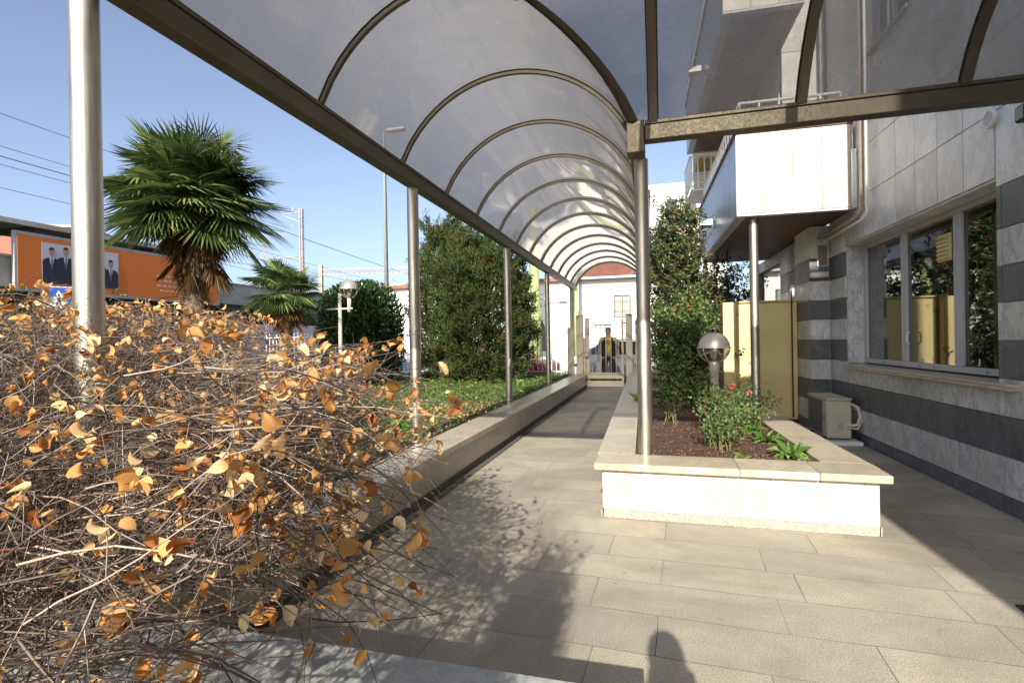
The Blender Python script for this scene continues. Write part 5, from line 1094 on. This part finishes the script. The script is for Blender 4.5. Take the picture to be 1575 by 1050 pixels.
def palm(base, H, nf, L, label, seed, dead=40, r0=0.13, skirt=1.5):
    r = empty('fan_palm', base, 0, label, 'palm'); g = np.random.default_rng(seed); top = np.array([0, 0, H])
    def fan(o_, d, L_, nb=42, spread=2.5, droop=0.25, width=0.021):
        d = unit(np.array(d)); s = unit(np.cross(d, [0, 0, 1.0])+1e-6); u = np.cross(s, d); hub = o_+d*L_*0.9; A_ = np.linspace(-spread, spread, nb)
        dirs = d[None]*np.cos(A_)[:, None]+s[None]*np.sin(A_)[:, None]+u[None]*(0.12*np.abs(np.sin(A_)))[:, None]; ln = L_*(0.80+0.2*np.cos(A_*0.6))*g.uniform(0.88, 1.08, nb)
        V = []; F = []
        for k in range(nb):
            e = dirs[k]; sd = unit(np.cross(e, u))*width*1.1; up_ = u*0.012
            pts = [hub+e*0.03, hub+e*ln[k]*0.5-[0, 0, droop*0.12*L_], hub+e*ln[k]-np.array([0, 0, droop*(0.5+0.5*abs(math.sin(A_[k])))*L_*0.8])]
            b = len(V); V += [pts[0]-sd*0.3, pts[0]+sd*0.3, pts[1]-sd+up_, pts[1]+sd-up_, pts[2]]; F += [(b, b+1, b+3), (b, b+3, b+2), (b+2, b+3, b+4)]
        return np.array(V), np.array(F), hub
    VF = []; PL = []
    for i in range(nf):
        z = 1-1.72*((i+0.5)/nf); a = i*2.399+g.uniform(-.3, .3); q = math.sqrt(max(0.05, 1-z*z)); d = (math.cos(a)*q, math.sin(a)*q, z*0.95+0.05); L_ = L*g.uniform(0.85, 1.12); o_ = top+np.array([0, 0, g.uniform(-0.25, 0.1)]); V, F, hub = fan(o_, d, L_, droop=0.30+0.25*max(0, -z)+0.2*g.random()); VF.append((V, F))
        PL.append(np.linspace(o_, hub, 4))
    V, F = cat(VF); arr_mesh('fronds', V, F, M['palm'], r); V, F = tubes(np.array(PL), 0.014, 0.009, 4); arr_mesh('petioles', V, F, m_stem, r)
    VF = []
    for i in range(dead):
        a = g.uniform(0, 6.28); zz = g.uniform(0, 1); o_ = np.array([0, 0, H-0.2-skirt*0.62*zz]); k_ = g.uniform(0.15, 0.9); d = (math.cos(a)*k_, math.sin(a)*k_, -0.9+g.uniform(-.2, .5)); V, F, hub = fan(o_, d, L*g.uniform(0.35, 0.62), 22, g.uniform(0.7, 1.6), 0.6, 0.016); VF.append((V, F))
    n_ = dead*60; a = g.uniform(0, 6.28, n_); zz = g.uniform(H-skirt*1.0, H-0.1, n_); rr = 0.30*np.sin(np.clip((zz-(H-skirt*1.05))/skirt, 0, 1)*2.6)+0.10; P = np.stack([np.cos(a)*rr, np.sin(a)*rr, zz], 1)+g.normal(size=(n_, 3))*0.05
    VF.append(leaves(P, g.uniform(0.10, 0.30, n_), 0.014, np.stack([np.cos(a)*0.4, np.sin(a)*0.4, np.full(n_, -1.0)], 1)+g.normal(size=(n_, 3))*0.3, None, 0, 0.2)); V, F = cat(VF); arr_mesh('dead_skirt', V, F, M['palmdead'], r)
    mb = MB(); zs = np.linspace(0, H-0.1, 14); mb.tube([(0.01*math.sin(z*3), 0, z) for z in zs], [r0*(1.15-0.25*z/H)*(1+0.08*((i % 2)*2-1)) for i, z in enumerate(zs)], 12); mb.build('trunk', M['bark'], r)
    n_ = 2500; a = g.uniform(0, 6.28, n_); P = np.stack([np.cos(a)*r0, np.sin(a)*r0, g.uniform(0.1, H-0.2, n_)], 1); V, F = leaves(P, g.uniform(0.08, 0.2, n_), 0.01, np.stack([np.cos(a)*0.6, np.sin(a)*0.6, np.full(n_, 0.9)], 1)+g.normal(size=(n_, 3))*0.3, None, 0, 0.2); arr_mesh('trunk_fibre', V, F, M['palmdead'], r)
palm((-7.48, 7.2, 0.34), 3.64, 72, 0.79, 'large fan palm with a shaggy skirt of dead fronds, left of the canopy', 71, 30, 0.15, 1.2)
palm((-11.45, 14.45, 0.34), 2.85, 34, 0.78, 'small fan palm with yellowed lower fronds, right of the large palm', 72, 26, 0.12, 1.1)

# ------------------------------------------------------------------ the brown leafed hedge in the foreground
def hedge():
    r = empty('autumn_hedge', (-2.6, 1.8, 0.34), 0, 'huge tangled deciduous hedge of bare grey twigs with golden brown leaves filling the left foreground', 'hedge'); off = np.array([-2.6, 1.8, 0.34])
    g = np.random.default_rng(99)
    xr = lambda Y: -0.52*Y-0.47
    def top(X, Y):
        d = np.hypot(X, Y); far = np.clip((d-0.8)/2.4, 0, 1); left = np.clip((-X-0.35*Y-0.55)/1.6, 0, 1)
        return 0.98+0.38*far+0.34*left*far+0.07*np.sin(X*5.1+Y*2.3)*np.sin(Y*4.7-X*1.9)
    def inside(P, mg=0.0): return (P[:, 0] < xr(P[:, 1])+mg) & (P[:, 1] < 2.45+mg+np.clip((-P[:, 0]-2.3)*1.3, 0, 1.65)) & (P[:, 1] > 0.05) & (P[:, 2] > 0.40+0.75*np.clip((P[:, 0]-xr(P[:, 1])+1.15)/1.15, 0, 1)**1.5*(P[:, 1] < 3.0)-mg) & (P[:, 2] < top(P[:, 0], P[:, 1])+mg*0.35) & (np.hypot(P[:, 0], P[:, 1]) > 0.62)
    def clear(P): return (np.linalg.norm(P-[0, 0, 1.45], axis=-1) > 0.42)
    def grow(P0, D0, L, k, curve, wob, sag):
        n = len(P0); T = np.zeros((n, k, 3)); T[:, 0] = P0; D = unit(D0); st = (L/(k-1))[:, None]; B = g.normal(size=(n, 3))*curve
        for i in range(1, k): D = unit(D+B/(k-1)+g.normal(size=(n, 3))*wob+[0, 0, -sag/(k-1)]); T[:, i] = T[:, i-1]+D*st
        return T
    def sample(n, zmin=0.42, surf=0.0):
        out = []
        while sum(map(len, out)) < n:
            P = np.stack([g.uniform(-5.6, -0.3, n), g.uniform(0.05, 4.1, n), np.zeros(n)], 1); t = top(P[:, 0], P[:, 1]); u = g.random(n); P[:, 2] = zmin+(t-zmin)*(1-(1-surf)*u**1.3 if surf > 0 else u); P = P[inside(P)]; out.append(P)
        return np.concatenate(out)[:n]
    PLs = []; tips = []
    def addpl(T, r0, r1, seg=3):
        ok = clear(T.reshape(-1, 3)).reshape(T.shape[:2]).all(1); ok &= ~((T[:, :, 2] < 0.40).any(1)); T = T[ok]; rr = np.asarray(r0); rr = rr[ok] if rr.ndim else rr
        # nothing hangs far over the walkway
        PLs.append(tubes(T, rr, r1, seg)); return T
    # main canes
    n = 420; P0 = np.stack([g.uniform(-4.6, -1.2, n), g.uniform(0.1, 3.4, n), np.full(n, 0.42)], 1); P0 = P0[P0[:, 0] < np.where(P0[:, 1] > 1.1, -2.35, -0.55)]; n = len(P0)
    T = grow(P0, np.stack([g.normal(0.25, 0.6, n), g.normal(0.1, 0.5, n), np.full(n, 1.0)], 1), g.uniform(0.9, 1.7, n), 9, 1.2, 0.12, 1.2); m = inside(T[:, -1], 0.35) & inside(T[:, 5], 0.25); C = addpl(T[m], g.uniform(0.005, 0.010, m.sum()), 0.002, 5)
    # fill of fine twigs
    P0 = sample(26000, 0.42); D = g.normal(size=P0.shape)*[1, 1, 0.9]+[0.35, 0.1, 0.25]; T = grow(P0, D, g.uniform(0.12, 0.42, len(P0)), 5, 0.5, 0.18, 0.1); m = inside(T[:, -1], 0.16); A_ = addpl(T[m], g.uniform(0.0009, 0.0024, m.sum()), 0.0006)
    # upper layer, brighter, longer
    P0 = sample(5200, 0.42, 0.25); D = g.normal(size=P0.shape)*[1, 1, 0.6]+[0.7, 0.35, 0.3]; T = grow(P0, D, g.uniform(0.2, 0.62, len(P0)), 7, 0.9, 0.15, 0.3); m = inside(T[:, -1], 0.20); B_ = addpl(T[m], g.uniform(0.0013, 0.0036, m.sum()), 0.0007, 4)
    # outstretched shoots along the edge towards the walkway
    n = 560; Y = g.uniform(0.5, 2.7, n); P0 = np.stack([xr(Y)-g.uniform(0.05, 0.5, n), Y, np.zeros(n)], 1); P0[:, 2] = 0.78+(top(P0[:, 0], P0[:, 1])-0.78)*g.random(n)**0.7
    T = grow(P0, np.stack([g.normal(1.0, 0.35, n), g.normal(0.35, 0.5, n), g.normal(0.12, 0.25, n)], 1), g.uniform(0.2, 0.6, n), 7, 0.9, 0.16, 0.3); m = inside(T[:, -1], 0.42) & (T[:, -1, 0] < -0.40*T[:, -1, 1]-0.02); E_ = addpl(T[m], g.uniform(0.0018, 0.0036, m.sum()), 0.0009, 4)
    n = 380; Y = g.uniform(0.9, 3.0, n); P0 = np.stack([xr(Y)-g.uniform(-0.12, 0.30, n), Y, g.uniform(0.85, 1.42, n)], 1)
    T = grow(P0, np.stack([g.normal(1.0, 0.25, n), g.normal(0.1, 0.35, n), g.normal(0.10, 0.16, n)], 1), g.uniform(0.3, 0.75, n), 7, 0.7, 0.11, 0.25); m = (T[:, -1, 0] < -0.38*T[:, -1, 1]-0.02) & (T[:, -1, 2] < 1.5) & (T[:, -1, 1] < 3.2); E2 = addpl(T[m], g.uniform(0.0016, 0.0034, m.sum()), 0.0009, 4); E_ = np.concatenate([E_, E2])
    # side spurs
    for S_, q in ((B_, 2), (E_, 4), (C, 4)):
        if len(S_) == 0: continue
        ids = g.integers(0, len(S_), len(S_)*q); ki = g.integers(1, S_.shape[1]-1, len(ids)); P0 = S_[ids, ki]; d = unit(S_[ids, ki+1]-S_[ids, ki]); T = grow(P0, d+g.normal(size=P0.shape)*0.9, g.uniform(0.05, 0.22, len(ids)), 4, 0.5, 0.12, 0); m = inside(T[:, -1], 0.36); s_ = addpl(T[m], g.uniform(0.001, 0.0018, m.sum()), 0.0007)
        tips.append(s_[:, -1])
    V, F = cat(PLs); arr_mesh('twigs', V-off, F, M['twig'], r, True)
    # leaves: mostly in the upper skin and along the outer shoots, loose clusters
    Q = []; 
    for S_, f in ((B_, 0.42), (E_, 0.9), (A_, 0.05), (C, 1.0)):
        k = int(len(S_)*f); ids = g.integers(0, len(S_), k); ki = g.integers(S_.shape[1]//2, S_.shape[1], k); c = S_[ids, ki]; rep = g.integers(1, 4, k); c = np.repeat(c, rep, 0); Q.append(c+g.normal(size=c.shape)*0.012)
    S2 = sample(3000, 0.42, 0.82); S2 = S2[np.hypot(S2[:, 0], S2[:, 1]) > 1.5]; Q.append(S2+[0, 0, 0.02])
    Q = np.concatenate(Q); t = top(Q[:, 0], Q[:, 1]); dep = t-Q[:, 2]; edge = Q[:, 0]-xr(Q[:, 1]); keep = (g.random(len(Q)) < np.exp(-np.clip(dep, 0, 2)/0.20)*0.9+0.08+0.22*(edge > -0.2)) & clear(Q) & (np.linalg.norm(Q-[0, 0, 1.45], axis=1) > 0.55); Q = Q[keep]; near = np.linalg.norm(Q-[0, 0, 1.45], axis=1); Q = Q[(near > 1.15) | (g.random(len(Q)) < 0.35)]; n = len(Q)
    D = g.normal(size=Q.shape)*[1, 1, 0.8]+[0.25, 0, -0.35]; L = g.uniform(0.024, 0.050, n); V, F = ovate(Q, L, L*g.uniform(0.55, 0.8, n), D, g.normal(size=Q.shape)+[0, -0.6, 0.5], 0.8); arr_mesh('leaves', V-off, F, M['hleaf'], r, True); print('hedge leaves', n, 'twig faces', len(F))
hedge()
def rear_shrub():
    r = empty('bare_shrub', (-0.60, -0.58, 0.34), 0, 'bare shrub behind the viewpoint whose mottled shadow lies on the walkway paving', 'shrub'); g = np.random.default_rng(5); n = 3600
    P = np.stack([g.uniform(-0.10, 0.24, n), g.uniform(-0.5, 0.30, n), 0.3+g.random(n)**0.8*1.75], 1); P = P[(P[:, 2] < 1.78-0.5*(P[:, 0]+0.1)-0.12*g.random(len(P))) ]; n = len(P); D = g.normal(size=P.shape)+[0, 0, 0.4]; L = g.uniform(0.2, 0.5, n); T = np.stack([P+unit(D)*L[:, None]*t+g.normal(size=P.shape)*0.02 for t in np.linspace(0, 1, 4)], 1); T = T[(T[:, :, 2] > 0.05).all(1) & (T[:, :, 0] < 0.30).all(1) & (T[:, :, 0] > -0.16).all(1)]; V, F = tubes(T, 0.0045, 0.0015); arr_mesh('twigs', V, F, M['twig'], r, True)
    P = P[g.random(n) < 0.10]; L = g.uniform(0.025, 0.04, len(P)); V, F = ovate(P, L, L*0.7, g.normal(size=P.shape), g.normal(size=P.shape)); arr_mesh('leaves', V, F, M['hleaf'], r, True)
    mb = MB()
    for k in range(9): a = k*0.7; mb.tube([(0.1*math.cos(a), 0, -0.02), (0.15*math.cos(a), 0.25*math.sin(a), 0.8), (0.2*math.cos(a), 0.3*math.sin(a), 1.4)], [0.015, 0.01, 0.004], 6)
    mb.build('stems', M['bark'], r)
rear_shrub()
